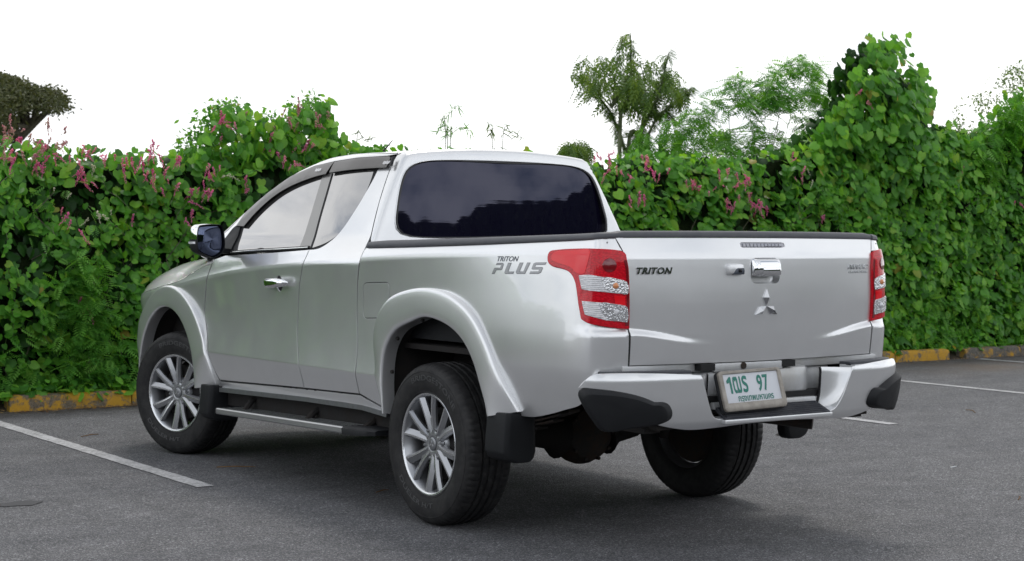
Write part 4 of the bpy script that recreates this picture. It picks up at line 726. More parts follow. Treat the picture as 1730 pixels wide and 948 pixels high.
# arch flares and liners
def flare(name, o, i, twin=True):
    O, I = matched(o, i); n = min(len(O), len(I)); O, I = O[:n], I[:n]
    Xo, No = surf(body, O); rows = []
    out = np.array([-1., 0, 0])
    base = np.interp(np.linspace(0, 1, n), [0, 1], [0, 1])
    cl_ = np.abs(Xo[:, 0])+(np.maximum(np.abs(Xo[:, 0]), .883)-np.abs(Xo[:, 0]))*sst(O[:, 1], .55, .82)
    for f, d, ii in ((0., -.004, 0), (.0, .0055, 0), (.012, .0085, 0), (.04, .0105, 0), (.12, .0118, 0), (.3, .0128, 0), (.5, .0135, 0), (.7, .0138, 0), (.88, .0132, 0), (.95, .0112, 0), (.985, .0072, 0), (1.0, .001, 0), (1.0, -.02, 0), (1.02, -.06, 0)):
        A = O*(1-f)+I*f; X = surf(body, A)[0]; X = X.copy()
        # inner area has no body behind: use a clamped, plane-ish reference
        X[:, 0] = -(cl_*(1-min(f, 1)**.6)+.889*min(f, 1)**.6)-d if f > 0 else (X[:, 0]-d if d < 0 else -cl_-d)
        X[:, 1] = A[:, 0]; X[:, 2] = A[:, 1]; rows.append(X)
    ob = strip(name, rows, 'silver_paint', TR, sharp=38)
    if twin: both(ob)
    return ob
flare('arch_flare', RAO, RAI); flare('arch_flare', FAO, FAI)
def liner(name, I, c):
    rows = []
    for x, q in ((-.87, 1.03), (-.80, 1.05), (-.60, 1.05), (-.50, 1.0), (-.48, .6), (-.48, .05)):
        rows.append([(x, c[0]+(p[0]-c[0])*q, c[1]+(p[1]-c[1])*q) for p in I])
    o = strip(name, rows, 'underbody', TR); both(o)
liner('wheel_arch_liner', RAI, (0, .5)); liner('wheel_arch_liner', FAI, (3, .45))
for (y, z) in ((.285, .84), (.335, .68), (.06, .935)): g = G(); g.tube([(-.872, y, z), (-.86, y, z)], .009, 8); g.obj('liner_clip', 'underbody', TR)
# mudguards
def flap(name, y0, y1, ztop, zbot, xo, xi, both_=True, mat='black_plastic'):
    g = G(); prof = []
    R = []
    for z, e in [(ztop, 0), (ztop-.06, .004), (zbot+.10, .010), (zbot+.045, .012), (zbot+.015, -.008), (zbot, -.045)]:
        xo_ = xo-e; xi_ = xi+e*.5
        R.append([(xo_, y0, z), (xo_-.0, y1, z), (xo_+.02, y1-.012, z), (xi_-.02, y1-.014, z), (xi_, y1, z), (xi_, y1+.05, z), (xi_-.01, y1+.05, z), (xo_+.06, y1+.04, z), (xo_+.04, y0, z)])
    g.rings(R); o = g.obj(name, mat, TR, sharp=45, bevel=.006)
    if both_: both(o)
flap('mudguard', -.505, -.65, .572, .357, -.886, -.735)
flap('mudguard', 2.50, 2.37, .462, .255, -.888, -.70)

# ---- tailgate and cap
tgo = [(-.733, 1.318, 1), (0, 1.3215, 0), (.733, 1.318, 1), (.705, 1.248, 0), (.694, 1.19, 0), (.691, 1.0, 0), (.688, .86, 0), (.687, .803, 1), (0, .800, 0), (-.687, .803, 1), (-.688, .86, 0), (-.691, 1.0, 0), (-.694, 1.19, 0), (-.705, 1.248, 0)]
def rrect(cx_, cy_, hw, hh, r, n=5, slant=0):
    P = []
    for sx, sy, a0 in ((1, 1, 0), (-1, 1, 90), (-1, -1, 180), (1, -1, 270)):
        for k in range(n+1):
            a = math.radians(a0+90*k/n); P.append((cx_+sx*(hw-r)+r*math.cos(a), cy_+sy*(hh-r)+r*math.sin(a)))
    return np.array(P)
hole_h = rrect(0.0, 1.181, .083, .055, .026); hole_l = rrect(0, 1.2895, .129, .0115, .011)
tg = panel('tailgate', rear, tgo, 'silver_paint', TR, holes=[resample(hole_h, .012), resample(hole_l, .009)], step=.028, gap=.003, hem=.025, rows=TROWS, warp=twarp)
def dish(name, outline, depth, mat, parent, f=rear, inner=.86, base=0.):
    c = outline.mean(0); O = np.vstack([outline, outline[:1]]); rows = []
    for q, d in ((1.012, 0.), (1., .0012), (.985, .004), (inner+.05, depth*.8), (inner, depth), (inner*.6, depth), (.02, depth)):
        rows.append(surf(f, c+(O-c)*q, -d-base)[0])
    return strip(name, rows, mat, parent)
dish('handle_recess', hole_h, .030, 'silver_paint', tg)
hl = dish('brake_lamp', hole_l, .003, 'lamp_smoke', tg, inner=.93)
g = G()
for k in range(11):
    x = -.112+.0205*k; P, _ = surf(rear, np.array([(x, 1.2815), (x+.017, 1.2815), (x+.017, 1.2975), (x, 1.2975)]), -.001); Q, _ = surf(rear, np.array([(x+.003, 1.284), (x+.014, 1.284), (x+.014, 1.295), (x+.003, 1.295)]), .0022)
    g.rings([list(map(tuple, P)), list(map(tuple, Q))])
g.obj('lamp_segment', 'lamp_smoke', hl, smooth=False)
# chrome tailgate handle: hood plus lower pull lip
def loaf(name, x0, x1, z0, z1, f, prof, mat, parent, n=16, er=.012, sharp=50):
    """rounded bar across a surface; prof: (height fraction, out)"""
    rows = []
    for k, t in enumerate(np.linspace(0, 1, n)):
        x = x0+(x1-x0)*t; e = min(1, math.sqrt(max(0, 1-max(0, 1-min(t, 1-t)*(x1-x0)/er)**2)))
        rows.append([tuple(surf(f, np.array([(x, z0+(z1-z0)*h)]), o*e-.002*(1-e))[0][0]) for h, o in prof])
    g = G(); g.rings(rows); return g.obj(name, mat, parent, sharp=sharp)
hh = loaf('handle', -.077, .077, 1.162, 1.233, rear, [(0, -.004), (0, .020), (.06, .026), (.25, .030), (.6, .029), (.85, .022), (.96, .012), (1.0, .0), (.5, -.004)], 'chrome', tg, er=.02)
loaf('handle_lip', -.048, .066, 1.158, 1.196, rear, [(0, .014), (0.05, .030), (.18, .034), (.8, .036), (.95, .034), (1.0, .028)], 'chrome', hh, er=.012)
# rear camera housing
def hsg(name, P0, P1, off, mat, parent, f=rear, **k):
    A, _ = surf(f, np.array(P0), -.002); B, _ = surf(f, np.array(P1), off); g = G(); g.rings([list(map(tuple, A)), list(map(tuple, B))]); return g.obj(name, mat, parent, bevel=.003, **k)
o0 = rrect(-.1745, 1.187, .044, .0245, .010, 4); chs = hsg('camera_housing', o0, [(-.1745+(x+.1745)*.86, 1.189+(z-1.187)*.74) for x, z in o0], .020, 'silver_paint', tg)
o1 = np.array([(-.196, 1.166), (-.180, 1.188), (-.168, 1.193), (-.136, 1.193), (-.134, 1.180), (-.137, 1.166)]); hsg('camera_bezel', o1, o1, .0225, 'decal_dark', chs)
o2 = rrect(-.160, 1.182, .008, .007, .003, 3); hsg('camera_lens', o2, o2, .026, 'black_gloss', chs)
# three-diamond emblem
emb = None
def rhomb(c, ang, L=.053, w=.021, par=None):
    """faceted rhombus from centre outwards"""
    ca, sa = math.cos(ang), math.sin(ang)
    pt = lambda u, v: (c[0]+u*ca-v*sa, c[1]+u*sa+v*ca)
    P = [pt(.002, 0), pt(L*.5, -w), pt(L, 0), pt(L*.5, w)]; B = surf(rear, np.array(P), -.001)[0]; C = surf(rear, np.array(P), .005)[0]; m = surf(rear, np.array([pt(L*.5, 0)]), .022)[0][0]
    g = G(); g.add([tuple(p) for p in B]+[tuple(p) for p in C]+[tuple(m)], [(0, 1, 5, 4), (1, 2, 6, 5), (2, 3, 7, 6), (3, 0, 4, 7), (4, 5, 8), (5, 6, 8), (6, 7, 8), (7, 4, 8)]); return g.obj('emblem_diamond', 'emblem_chrome', par, smooth=False)
EC = (.001, 1.0335)
for a in (90, 210, 330): rhomb(EC, math.radians(a), .072, .0178, tg)
# tailgate top cap
def cap_sweep(name, pts, prof, mat, par, twin=False, sharp=50):
    rows = []
    for (x, y, z, nx, ny) in pts: rows.append([(x+nx*a, y+ny*a, z+h) for a, h in prof])
    g = G(); g.rings(rows); o = g.obj(name, mat, par, sharp=sharp)
    if twin: both(o)
    return o
tp = []
for x in np.linspace(-.735, .735, 33):
    P, _ = surf(rear, np.array([(x, 1.322)])); e = 1-.35*max(0, (abs(x)-.70)/.042)**2
    tp.append((x, P[0][1], 1.3195-.0035*(abs(x)/.74)**2, 0, -1, e))
rows = [[(x, y-(.004)*1, z), (x, y-.0055, z+.006), (x, y-.004, z+.018*e), (x, y+.002, z+.0255*e), (x, y+.012, z+.028*e), (x, y+.045, z+.028*e), (x, y+.05, z+.02*e), (x, y+.05, z)] for (x, y, z, _, _, e) in tp]
G().rings(rows).obj('tailgate_cap', 'rail_cap', tg, sharp=50)
# bed rail caps
sline = np.linspace(.575, s_of_x(.737), 44); zb = np.interp(sline, [-1.316, -1.0, -.4, .2, .6], [1.3165, 1.3045, 1.2865, 1.272, 1.2645])
X, Nn = surf(body, np.stack([sline, zb], 1)); Nn[:, 2] = 0; Nn /= np.linalg.norm(Nn, axis=1)[:, None]
th = np.interp(sline, [-1.32, -.5, .4, .58], [.024, .030, .034, .030])
rows = [[tuple(X[i]+Nn[i]*a+np.array([0, 0, h*th[i]])) for a, h in ((-.004, -.05), (.006, -.02), (.0085, .12), (.0075, .55), (.001, .86), (-.010, 1.), (-.07, 1.), (-.085, .8), (-.085, -.3))] for i in range(len(sline))]
g = G(); g.rings(rows); rc_ = g.obj('bed_rail_cap', 'rail_cap', TR, sharp=50); both(rc_)
# bed interior
g = G(); g.box((-.74, -1.22, .84), (.74, .60, .86)); g.box((-.77, -1.19, .84), (-.745, .60, 1.30)); g.box((.745, -1.19, .84), (.77, .60, 1.30)); g.box((-.77, .585, .84), (.77, .61, 1.29)); g.box((-.66, -1.18, .84), (.66, -1.165, 1.30))
g.obj('cargo_bed', 'black_plastic', TR)

# ---- tail lamps
def lampf(name, key, mat, off, par, step=.02, hem=.006, gap=0., bul=None, outline=None):
    return panel(name, body, outline or D[key], mat, par, off=off, hem=hem, gap=gap, step=step, bulge=bul)
Lc = np.array([p[:2] for p in D['taillight']]).mean(0)
Lo = resample(smooth_poly(D['taillight']), .01)
def lb(A): return .012*np.clip(dist_poly(Lo, A)/.022, 0, 1)**.5
panel('lamp_seal', body, D['taillight'], 'black_gloss', TR, off=-.004, hem=.0, gap=-.001, step=.03)
tl = panel('tail_lamp', body, D['taillight'], 'lamp_red', TR, hem=.022, gap=.0015, step=.02, off=.0115, round_=.004)
# darker side marker strip and brighter reflector
_le = [(z, s_of_x(tg_edge(z)+.004)) for z in (1.225, 1.18, 1.10, 1.02, .966)]; lampf('lamp_edge', None, 'lamp_red_dark', .0135, tl, .012, .001, 0, None, [(a, z, 0) for z, a in _le[:-1]]+[(_le[-1][1], _le[-1][0], 1), (_le[-1][1]+.016, .968, 1)]+[(a+.010, z, 0) for z, a in _le[:-1][::-1]])
lampf('lamp_reflector', None, 'lamp_red_bright', .0138, tl, .012, .001, 0, None, [(-1.265, 1.086, 1), (_le[2][1]+.018, 1.083, 1), (_le[2][1]+.018, 1.046, 1), (-1.27, 1.054, 1)])
lampf('lamp_reflector', None, 'lamp_red_bright', .0128, tl, .012, .001, 0, None, [(-.925, 1.2535, 0), (-1.05, 1.2615, 0), (-1.16, 1.262, 0), (-1.148, 1.20, 0), (-1.133, 1.172, 0), (-1.08, 1.175, 0), (-1.04, 1.196, 0), (-.95, 1.214, 0), (-.912, 1.228, 0)])
for k, (ck, bk) in enumerate((('clear1', 'bowl1'), ('clear2', 'bowl2'))):
    cl = lampf('clear_lens', ck, 'lamp_clear', .0145, tl, .012, .006)
    lampf('reflector_bowl', bk, 'lamp_bowl', .0165, cl, .010, .002)
    # horizontal ribs over the outer part
    P = smooth_poly(D[ck]); Bp = smooth_poly(D[bk]); g = G(); z0, z1 = P[:, 1].min(), P[:, 1].max()
    for z in np.arange(z0+.006, z1-.003, .0078):
        xs = np.linspace(P[:, 0].min(), P[:, 0].max(), 60); ok = inside(offset2(P, .003), np.stack([xs, 0*xs+z], 1)) & ~inside(offset2(Bp, -.003), np.stack([xs, 0*xs+z], 1)); xs = xs[ok]
        xs = xs[xs > P[:, 0].min()+.05] if k else xs
        if len(xs) < 4: continue
        A = surf(body, np.stack([xs, 0*xs+z-.0026], 1), .0148)[0]; B = surf(body, np.stack([xs, 0*xs+z], 1), .0175)[0]; C = surf(body, np.stack([xs, 0*xs+z+.0026], 1), .0148)[0]
        g.rings([[tuple(A[i]), tuple(B[i]), tuple(C[i])] for i in range(len(xs))])
    g.obj('lens_rib', 'lamp_rib', cl, smooth=False)
    bc = np.array([p[:2] for p in D[bk]]).mean(0); P, n_ = surf(body, bc[None], .017)
    g = G(); p, n_ = Vector(P[0]), Vector(n_[0]); g.tube([p-n_*.004, p+n_*.002, p+n_*.006, p+n_*.008], [.013, .012, .008, .001], 12); g.obj('bulb', 'bulb_amber' if k == 0 else 'lamp_clear', cl)
g = G(); P, n_ = surf(body, np.array([(-1.250, 1.206)]), .010); p, n_ = Vector(P[0]), Vector(n_[0]); g.tube([p-n_*.002, p+n_*.003, p+n_*.0045], [.030, .027, .012], 20); g.obj('bulb', 'lamp_red_dark', tl)

TWINS = ['front_door', 'rear_door', 'window_frame', 'door_pillar', 'door_seal', 'bed_side', 'fuel_lid', 'rocker_panel', 'front_fender', 'front_bumper', 'headlamp', 'shut_line_shade', 'pillar_gap_shade', 'lamp_seal', 'tail_lamp', 'side_step', 'sill_flange', 'frame_cover']
# ---- roof shell and windscreen
ys = np.concatenate([np.linspace(float(SY[-1])-.003, 2.3, 52), np.linspace(2.335, 3.12, 22)])
ry = np.array([p[0] for p in RL])[::-1]; rz_ = np.array([p[1] for p in RL])[::-1]
nphi = 56; Lr, Ln = [], []; gridP = []
for y in ys:
    zs = np.interp(y, ry, rz_) if y < 2.36 else max(1.20, 1.312-(y-2.36)*.55)
    c = cabside(np.array([y]), np.array([zs+.003]))[0]; oz = 1.05
    if y > 2.36: xs_ = .80; 
    else: xs_ = -c[0]
    ph0 = math.atan2(zs+.003-oz, xs_); phs = ph0+(math.pi/2-ph0)*(np.linspace(0, 1, nphi)**1.25)
    O = np.stack([0*phs, 0*phs+y, 0*phs+oz], 1); Dd = np.stack([-np.cos(phs), 0*phs, np.sin(phs)], 1); gridP.append(gray(O, Dd, back=False))
gridP = np.array(gridP); ny_ = len(ys)
def ggrad(P, back=True):
    e = 1e-3; f = lambda q: gfun(q[..., 0], q[..., 1], q[..., 2], back); n = np.stack([f(P+np.eye(3)[i]*e)-f(P-np.eye(3)[i]*e) for i in range(3)], -1); return n/(np.linalg.norm(n, axis=-1, keepdims=True)+1e-12)
Ng = ggrad(gridP, False)
FR, FW = [], []
for i in range(ny_-1):
    for j in range(nphi-1):
        q = (i*nphi+j, (i+1)*nphi+j, (i+1)*nphi+j+1, i*nphi+j+1)
        wind = (ys[i] > 1.45+.32*(1-j/nphi)**2 if True else 0) and j >= 5
        (FW if wind else FR).append(q)
V = gridP.reshape(-1, 3); NV = Ng.reshape(-1, 3); nv = len(V)
V2 = np.vstack([V, V*[-1, 1, 1]]); N2 = np.vstack([NV, NV*[-1, 1, 1]])
def dblf(F): return [f[::-1] for f in F]+[tuple(nv+i for i in f) for f in F]
def used(V, F, Nn):
    ids = sorted({i for f in F for i in f}); mp = {v: i for i, v in enumerate(ids)}; return V[ids], [tuple(mp[i] for i in f) for f in F], Nn[ids]
def oriented(V, F, Nn):
    out_ = []
    for f in F:
        a, b, c = V[f[0]], V[f[1]], V[f[2]]; n = np.cross(b-a, c-a); out_.append(f if n@Nn[f[0]] > 0 else f[::-1])
    return out_
v_, f_, n_ = used(V2, dblf(FR), N2); link('roof', mesh('roof', v_, oriented(v_, f_, n_), True, n_), 'silver_paint', TR)
v_, f_, n_ = used(V2, dblf(FW), N2); link('windscreen', mesh('windscreen', v_, oriented(v_, f_, n_), True, n_), 'dark_glass', TR)
# roof drip seams
for sgn in (-1, 1):
    rows = []; g = G()
    for y in np.linspace(.80, 1.7, 30):
        x = sgn*.565; O = np.array([[x, y, 1.2]]); P = gray(O, np.array([[0, 0, 1.]]), back=False)[0]; rows.append([(x-.007, y, P[2]-.001), (x-.005, y, P[2]+.003), (x+.005, y, P[2]+.003), (x+.007, y, P[2]-.001)])
    g.rings(rows, closed=False, cap=False); g.obj('roof_seam', 'silver_paint', TR)
# ---- rear of the cab
CZ = 1.5; nph = 150; phs = np.linspace(0, 2*math.pi, nph, endpoint=False)+.003
d3 = np.stack([np.cos(phs), 0*phs, np.sin(phs)], 1)

y0 = np.full(nph, .70)
for _ in range(6):
    H = gray(np.stack([0*y0, y0, 0*y0+CZ], 1), d3, back=False); y0 = seam(H[:, 2])-.003
r_ = np.linalg.norm(H-np.stack([0*y0, y0, 0*y0+CZ], 1), axis=1)
winL = [(0, 1.7135), (.30, 1.711), (.45, 1.703), (.525, 1.687), (.575, 1.658), (.606, 1.612), (.632, 1.54), (.653, 1.455), (.664, 1.395), (.655, 1.352), (.62, 1.329), (.54, 1.318), (.3, 1.315), (0, 1.315)]
wl = winL+[(-x, z) for x, z in winL[::-1][1:-1]]; WP = resample(smooth_poly([(x, z, 0) for x, z in wl]), .012)
wa = np.arctan2(WP[:, 1]-CZ, WP[:, 0]) % (2*math.pi); wr = np.hypot(WP[:, 0], WP[:, 1]-CZ); o_ = np.argsort(wa); rw = np.interp(phs % (2*math.pi), np.concatenate([[wa[o_][-1]-2*math.pi], wa[o_], [wa[o_][0]+2*math.pi]]), np.concatenate([[wr[o_][-1]], wr[o_], [wr[o_][0]]]))
rcore = np.maximum(r_-.075, rw+.012); rcore = np.minimum(rcore, r_-.03)
rows = []
core = d3*rcore[:, None]+np.stack([0*y0, y0+.0, 0*y0+CZ], 1)
for t in np.linspace(0, 1, 12):
    a = t*math.pi/2; Dd = d3*math.cos(a)+np.array([0, -1., 0])*math.sin(a); O = core+np.array([0, .06, 0])*np.sin(a); O = core*1.0; O[:, 1] = y0+.045*t
    rows.append(gray(O, Dd, 1.2))
for t in np.linspace(0, 1, 7)[1:]:
    rr2 = rcore*(1-t)+(rw+.004)*t; O = d3*rr2[:, None]+np.stack([0*y0, y0+.045, 0*y0+CZ], 1); rows.append(gray(O, np.tile([0, -1., 0], (nph, 1)), 1.2))
rows = np.array(rows); NN = ggrad(rows)
# weatherstrip lip + black frit + glass
def ywall(x, z): return .678-.022*(1-(np.abs(x)/.7)**2)+.05*(z-1.5)-.000
def ring_at(q, dy):
    rr2 = rw+q; P = d3*rr2[:, None]; z = P[:, 2]+CZ; return np.stack([P[:, 0], gray(np.stack([P[:, 0], 0*z+.9, z], 1), np.tile([0, -1., 0], (nph, 1)), 1.2)[:, 1]+dy, z], 1)
F = []; m = nph; Vr = rows.reshape(-1, 3); Nr = NN.reshape(-1, 3)
for i in range(len(rows)-1):
    for j in range(m): F.append((i*m+j, i*m+(j+1) % m, (i+1)*m+(j+1) % m, (i+1)*m+j))
F = [f for f in F if max(Vr[i][2] for i in f) > 1.17]; F = oriented(Vr, F, Nr); cabr = link('cab_rear_panel', mesh('cab_rear_panel', Vr, F, True, Nr), 'silver_paint', TR)
def ringstrip(name, L, mat, par): 
    rws = [np.vstack([r, r[:1]]) for r in L]; return strip(name, rws, mat, par, sharp=50)
ringstrip('window_lip', [ring_at(.006, .002), ring_at(.005, -.004), ring_at(.002, -.005), ring_at(-.002, -.002), ring_at(-.003, .004)], 'silver_paint', cabr)
ringstrip('window_seal', [ring_at(-.001, .003), ring_at(-.002, -.002), ring_at(-.006, -.004), ring_at(-.011, -.003), ring_at(-.013, .002)], 'black_gloss', cabr)
def glass_ring(q):
    R_ = ring_at(q, 0.); R_[:, 1] = .7035-.020*(1-np.minimum(np.abs(R_[:, 0])/.7, 1)**2)+.055*(R_[:, 2]-1.71)+.0015; return R_
ringstrip('window_reveal', [ring_at(-.010, -.001), glass_ring(-.0105)], 'black_gloss', cabr)
gl = [glass_ring(-.010)]
for q in (.9, .7, .5, .3, .1): gl.append(glass_ring(-rw*(1-q)-.010*q))
rws = [np.vstack([r, r[:1]]) for r in gl]
V = np.vstack([r[:-1] for r in rws]); NNg = np.stack([-2*.020*V[:, 0]/.49, 0*V[:, 0]-1, 0*V[:, 0]+.055], 1); NNg /= np.linalg.norm(NNg, axis=1)[:, None]; NNg[:, 0] *= -1; F = []
for i in range(len(rws)-1):
    for j in range(m): F.append((i*m+j, i*m+(j+1) % m, (i+1)*m+(j+1) % m, (i+1)*m+j))
F.append(tuple((len(rws)-1)*m+j for j in range(m)))
F = oriented(V, F, NNg); link('rear_window', mesh('rear_window', V, F, True, NNg), 'rear_glass', cabr)
# wiper-like scratch mark? thin roof aerial
g = G(); g.tube([(-.52, 1.02, 1.765), (-.52, 1.0, 1.775), (-.52, .93, 1.815)], [.006, .004, .002], 8); g.obj('aerial', 'black_plastic', TR)

# ---- bonnet and fender tops as one height field
Hy = [2.3, 2.6, 3.0, 3.3, 3.55, 3.7, 3.8, 3.88, 3.93]; Hz = [1.245, 1.238, 1.222, 1.195, 1.150, 1.10, 1.04, .97, .90]
def hoodz(x, y):
    ax = np.abs(x); Wd = plan(np.minimum(y, 3.9))[0]; ft = ftop(np.minimum(y, 3.9)); hc = np.interp(y, Hy, Hz); t = np.clip(ax/(Wd-.012), 0, 1)
    return hc-(hc-ft)*(.12*t**2+.88*t**6)
ny2, nx2 = 50, 41; V = []; F = []
for i, y in enumerate(np.linspace(2.372, 3.86, ny2)):
    s_ = y if y < 3.3 else y+.05*(y-3.3)**2*6
    P = body(np.array([s_]), np.array([ftop(s_)]))[0]; wd = -P[0]
    for j in range(nx2):
        t = j/(nx2-1)*2-1; x = wd*math.copysign(abs(t)**.8, t); V.append((x, y, float(hoodz(np.array([x]), np.array([y]))[0]) if abs(t) < .999 else float(ftop(s_))))
for i in range(ny2-1):
    for j in range(nx2-1): a = i*nx2+j; F.append((a, a+1, a+nx2+1, a+nx2))
g = G(); g.add(V, F); g.obj('bonnet', 'silver_paint', TR, sharp=60)

# ---- rear bumper
bo = D['b_out']; bi = D['b_in']; half = [(p[0], p[1], p[2]) for p in bo[:18]]+[(.16, .5525, 0), (0, .5545, 0)]
hin = [(p[0], p[1], p[2]) for p in bi[:5]]+[(.17, .5785, 0), (0, .5795, 0)]
outl = half+[(-a, b_, c) for a, b_, c in half[::-1][1:-1]]+[(-bi[0][0], bi[0][1], 1)]+[(-a, b_, c) for a, b_, c in hin[1:]][:-1]+[(0, .5795, 0)]+hin[1:][::-1][1:]
bz = panel('rear_bumper', bump, outl, 'silver_paint', TR, step=.02, gap=0, hem=.03, round_=.003)
# inner walls of the step recess
iw = resample(smooth_line([p[:2] for p in bi[:4]]+[[.318, .580]], 6), .012, False); A = surf(bump, iw, -.001)[0]
B = A.copy(); B[:, 0] += .115*(A[:, 2]-.50)/.28; B[:, 1] += .088
rows = [A*(1-t)+B*t+np.array([-.006*math.sin(t*3.14), -.004*math.sin(t*3.14), 0]) for t in np.linspace(0, 1, 5)]
ob = strip('recess_wall', [list(map(tuple, r)) for r in rows], 'silver_paint', bz); both(ob)
# centre ledge and treads
def slab(name, P, z0, z1, mat, par, bevel=.004, **k):
    g = G(); g.rings([[(x, y, z0) for x, y in P], [(x, y, z1) for x, y in P]]); return g.obj(name, mat, par, bevel=bevel, sharp=40, **k)
slab('bumper_ledge', [(-.306, -1.383), (.306, -1.383), (.30, -1.285), (-.30, -1.285)], .560, .578, 'silver_paint', bz)
yz = lambda t: (-1.3765+.078*t, .5815+.040*t)
g = G(); R_ = []
for t in np.linspace(0, 1, 2): y_, z_ = yz(t); w_ = .298-.012*t; R_.append([(-w_, y_, z_), (w_, y_, z_), (w_, y_+.003, z_-.012), (-w_, y_+.003, z_-.012)])
g.rings(R_); st = g.obj('step_tread', 'step_pad', bz, sharp=30)
for k in range(6):
    y_, z_ = yz(.08+.155*k); g = G(); g.box((-.286+.002*k, y_, z_), (.286-.002*k, y_+.006, z_+.0055)); g.obj('tread_rib', 'step_pad', st, smooth=False)
g = G(); g.rings([[(-.292, -1.300, .612), (.292, -1.300, .612), (.292, -1.27, .612), (-.292, -1.27, .612)], [(-.290, -1.297, .640), (.290, -1.297, .640), (.290, -1.27, .640), (-.290, -1.27, .640)]]); g.obj('bumper_riser', 'panel_white', bz, bevel=.004)
sm_ = [tuple(B[i]) for i in range(len(B))]; g = G(); g.tube(sm_, .006, 6); ob = g.obj('recess_seam', 'black_gloss', bz); both(ob)
for sg in (-1, 1):
    P = []
    for t in np.linspace(.455, .86, 12): q = bump(np.array([t*sg]), np.array([.785]))[0]; P.append((q[0], q[1]+.012))
    Q = [(x*.985, y+.075-.03*abs(x)) for x, y in P[::-1]]
    P = P+Q
    if sg > 0: P = P[::-1]
    o = slab('step_pad', P, .768, .7835, 'step_pad', bz)
    P2 = []
    for t in np.linspace(.47, .90, 14): q = bump(np.array([t*sg]), np.array([.775]))[0]; P2.append((q[0]*.993, q[1]+.008))
    P2 += [(sg*-.80, -1.19), (sg*-.44, -1.29)]
    slab('bumper_shelf', P2, .750, .7715, 'silver_paint', bz, bevel=0)
# corner pads
Pd = resample(smooth_poly(D['pad']), .012)
def pb(A): return .036*np.clip(dist_poly(Pd, A)/.034, 0, 1)**.85
pcn = np.array([.755, .632])
def dome(name, f, outline, c, levels, mat, parent, sharp=50):
    rows = []
    for q, o in levels:
        A = c+(outline-c)*q; A = np.vstack([A, A[:1]]); rows.append(surf(f, A, 0.)[0]+surf(f, A, 0.)[1]*o)
    return strip(name, rows, mat, parent, sharp=sharp)
pad = dome('corner_pad', bump, Pd, pcn, [(1., -.012), (.998, .004), (.985, .007), (.90, .018), (.83, .028), (.80, .030), (.70, .0305), (.4, .031), (.1, .031), (0., .031)], 'black_plastic', bz, sharp=22)
c_ = both(pad)
# underside of bumper
g = G(); g.box((-.60, -1.30, .545), (.60, -1.12, .565)); g.box((-.62, -1.25, .528), (-.54, -1.1, .55)); g.box((.54, -1.25, .528), (.62, -1.1, .55)); g.obj('bumper_bracket', 'underbody', bz)
# centre panel behind the number plate
cp = []
for x in np.linspace(-.45, .45, 31):
    e = sst(abs(x), .25, .33); cp.append([(x, -1.262+.05*e, .662), (x, -1.266+.05*e, .668), (x, -1.268+.055*e, .70), (x, -1.268+.058*e, .755), (x, -1.262+.058*e, .766), (x, -1.20, .770)])
g = G(); g.rings([list(r) for r in cp], closed=False, cap=False); pw = g.obj('rear_valance', 'panel_white', TR, sharp=50)
g = G(); g.box((-.45, -1.27, .640), (.45, -1.20, .664)); g.obj('valance_gap', 'gap_shade', pw)
g = G(); g.box((-.72, -1.235, .766), (.72, -1.20, .802)); g.obj('tailgate_sill', 'panel_white', pw, bevel=.003)
for x0, x1 in ((-.345, -.270), (.105, .185)):
    g = G(); g.box((x0, -1.278, .772), (x1, -1.20, .799)); g.obj('sill_opening', 'gap_shade', pw)
g = G(); g.box((-.275, -1.278, .765), (.110, -1.262, .7985)); br = g.obj('plate_bracket', 'panel_white', pw, bevel=.002)
g = G(); g.tube([(-.115, -1.262, .786), (-.115, -1.2835, .786)], .0145, 10); g.obj('latch_hole', 'rusty_iron', br)

# ---- number plate: leaning frame
PW, PH = .345, .168; pc = Vector((-.1325, -1.352, .6925)); tilt = math.radians(-17)
PM = Matrix.Translation(pc) @ Matrix.Rotation(math.radians(-1.2), 4, 'Y') @ Matrix.Rotation(tilt, 4, 'X')     # local x right, z up, -y towards viewer
def pl(pts, y0_, y1_, name, mat, par, bevel=.002):
    g = G(); g.rings([[tuple(PM @ Vector((x, y0_, z))) for x, z in pts], [tuple(PM @ Vector((x, y1_, z))) for x, z in pts]]); return g.obj(name, mat, par, bevel=bevel)
np_ = pl(rrect(0, 0, PW/2-.006, PH/2-.006, .014), .004, -.004, 'number_plate', 'plate_white', TR)
pl(rrect(-.004, -.003, PW/2+.004, PH/2+.003, .02), .016, .0045, 'plate_backing', 'black_plastic', np_)
out_r = rrect(0, 0, PW/2, PH/2, .018, 6); in_r = rrect(.001, .010, PW/2-.022, PH/2-.024, .004, 6)
rows = []
for q, yy in ((0, .004), (0, -.008), (.15, -.011), (.8, -.010), (1., -.006), (1., .0)):
    P = out_r*(1-q)+in_r*q; rows.append([tuple(PM @ Vector((x, yy, z))) for x, z in P]+[tuple(PM @ Vector((P[0][0], yy, P[0][1])))])
strip('plate_frame', rows, 'plate_frame', np_, sharp=35)

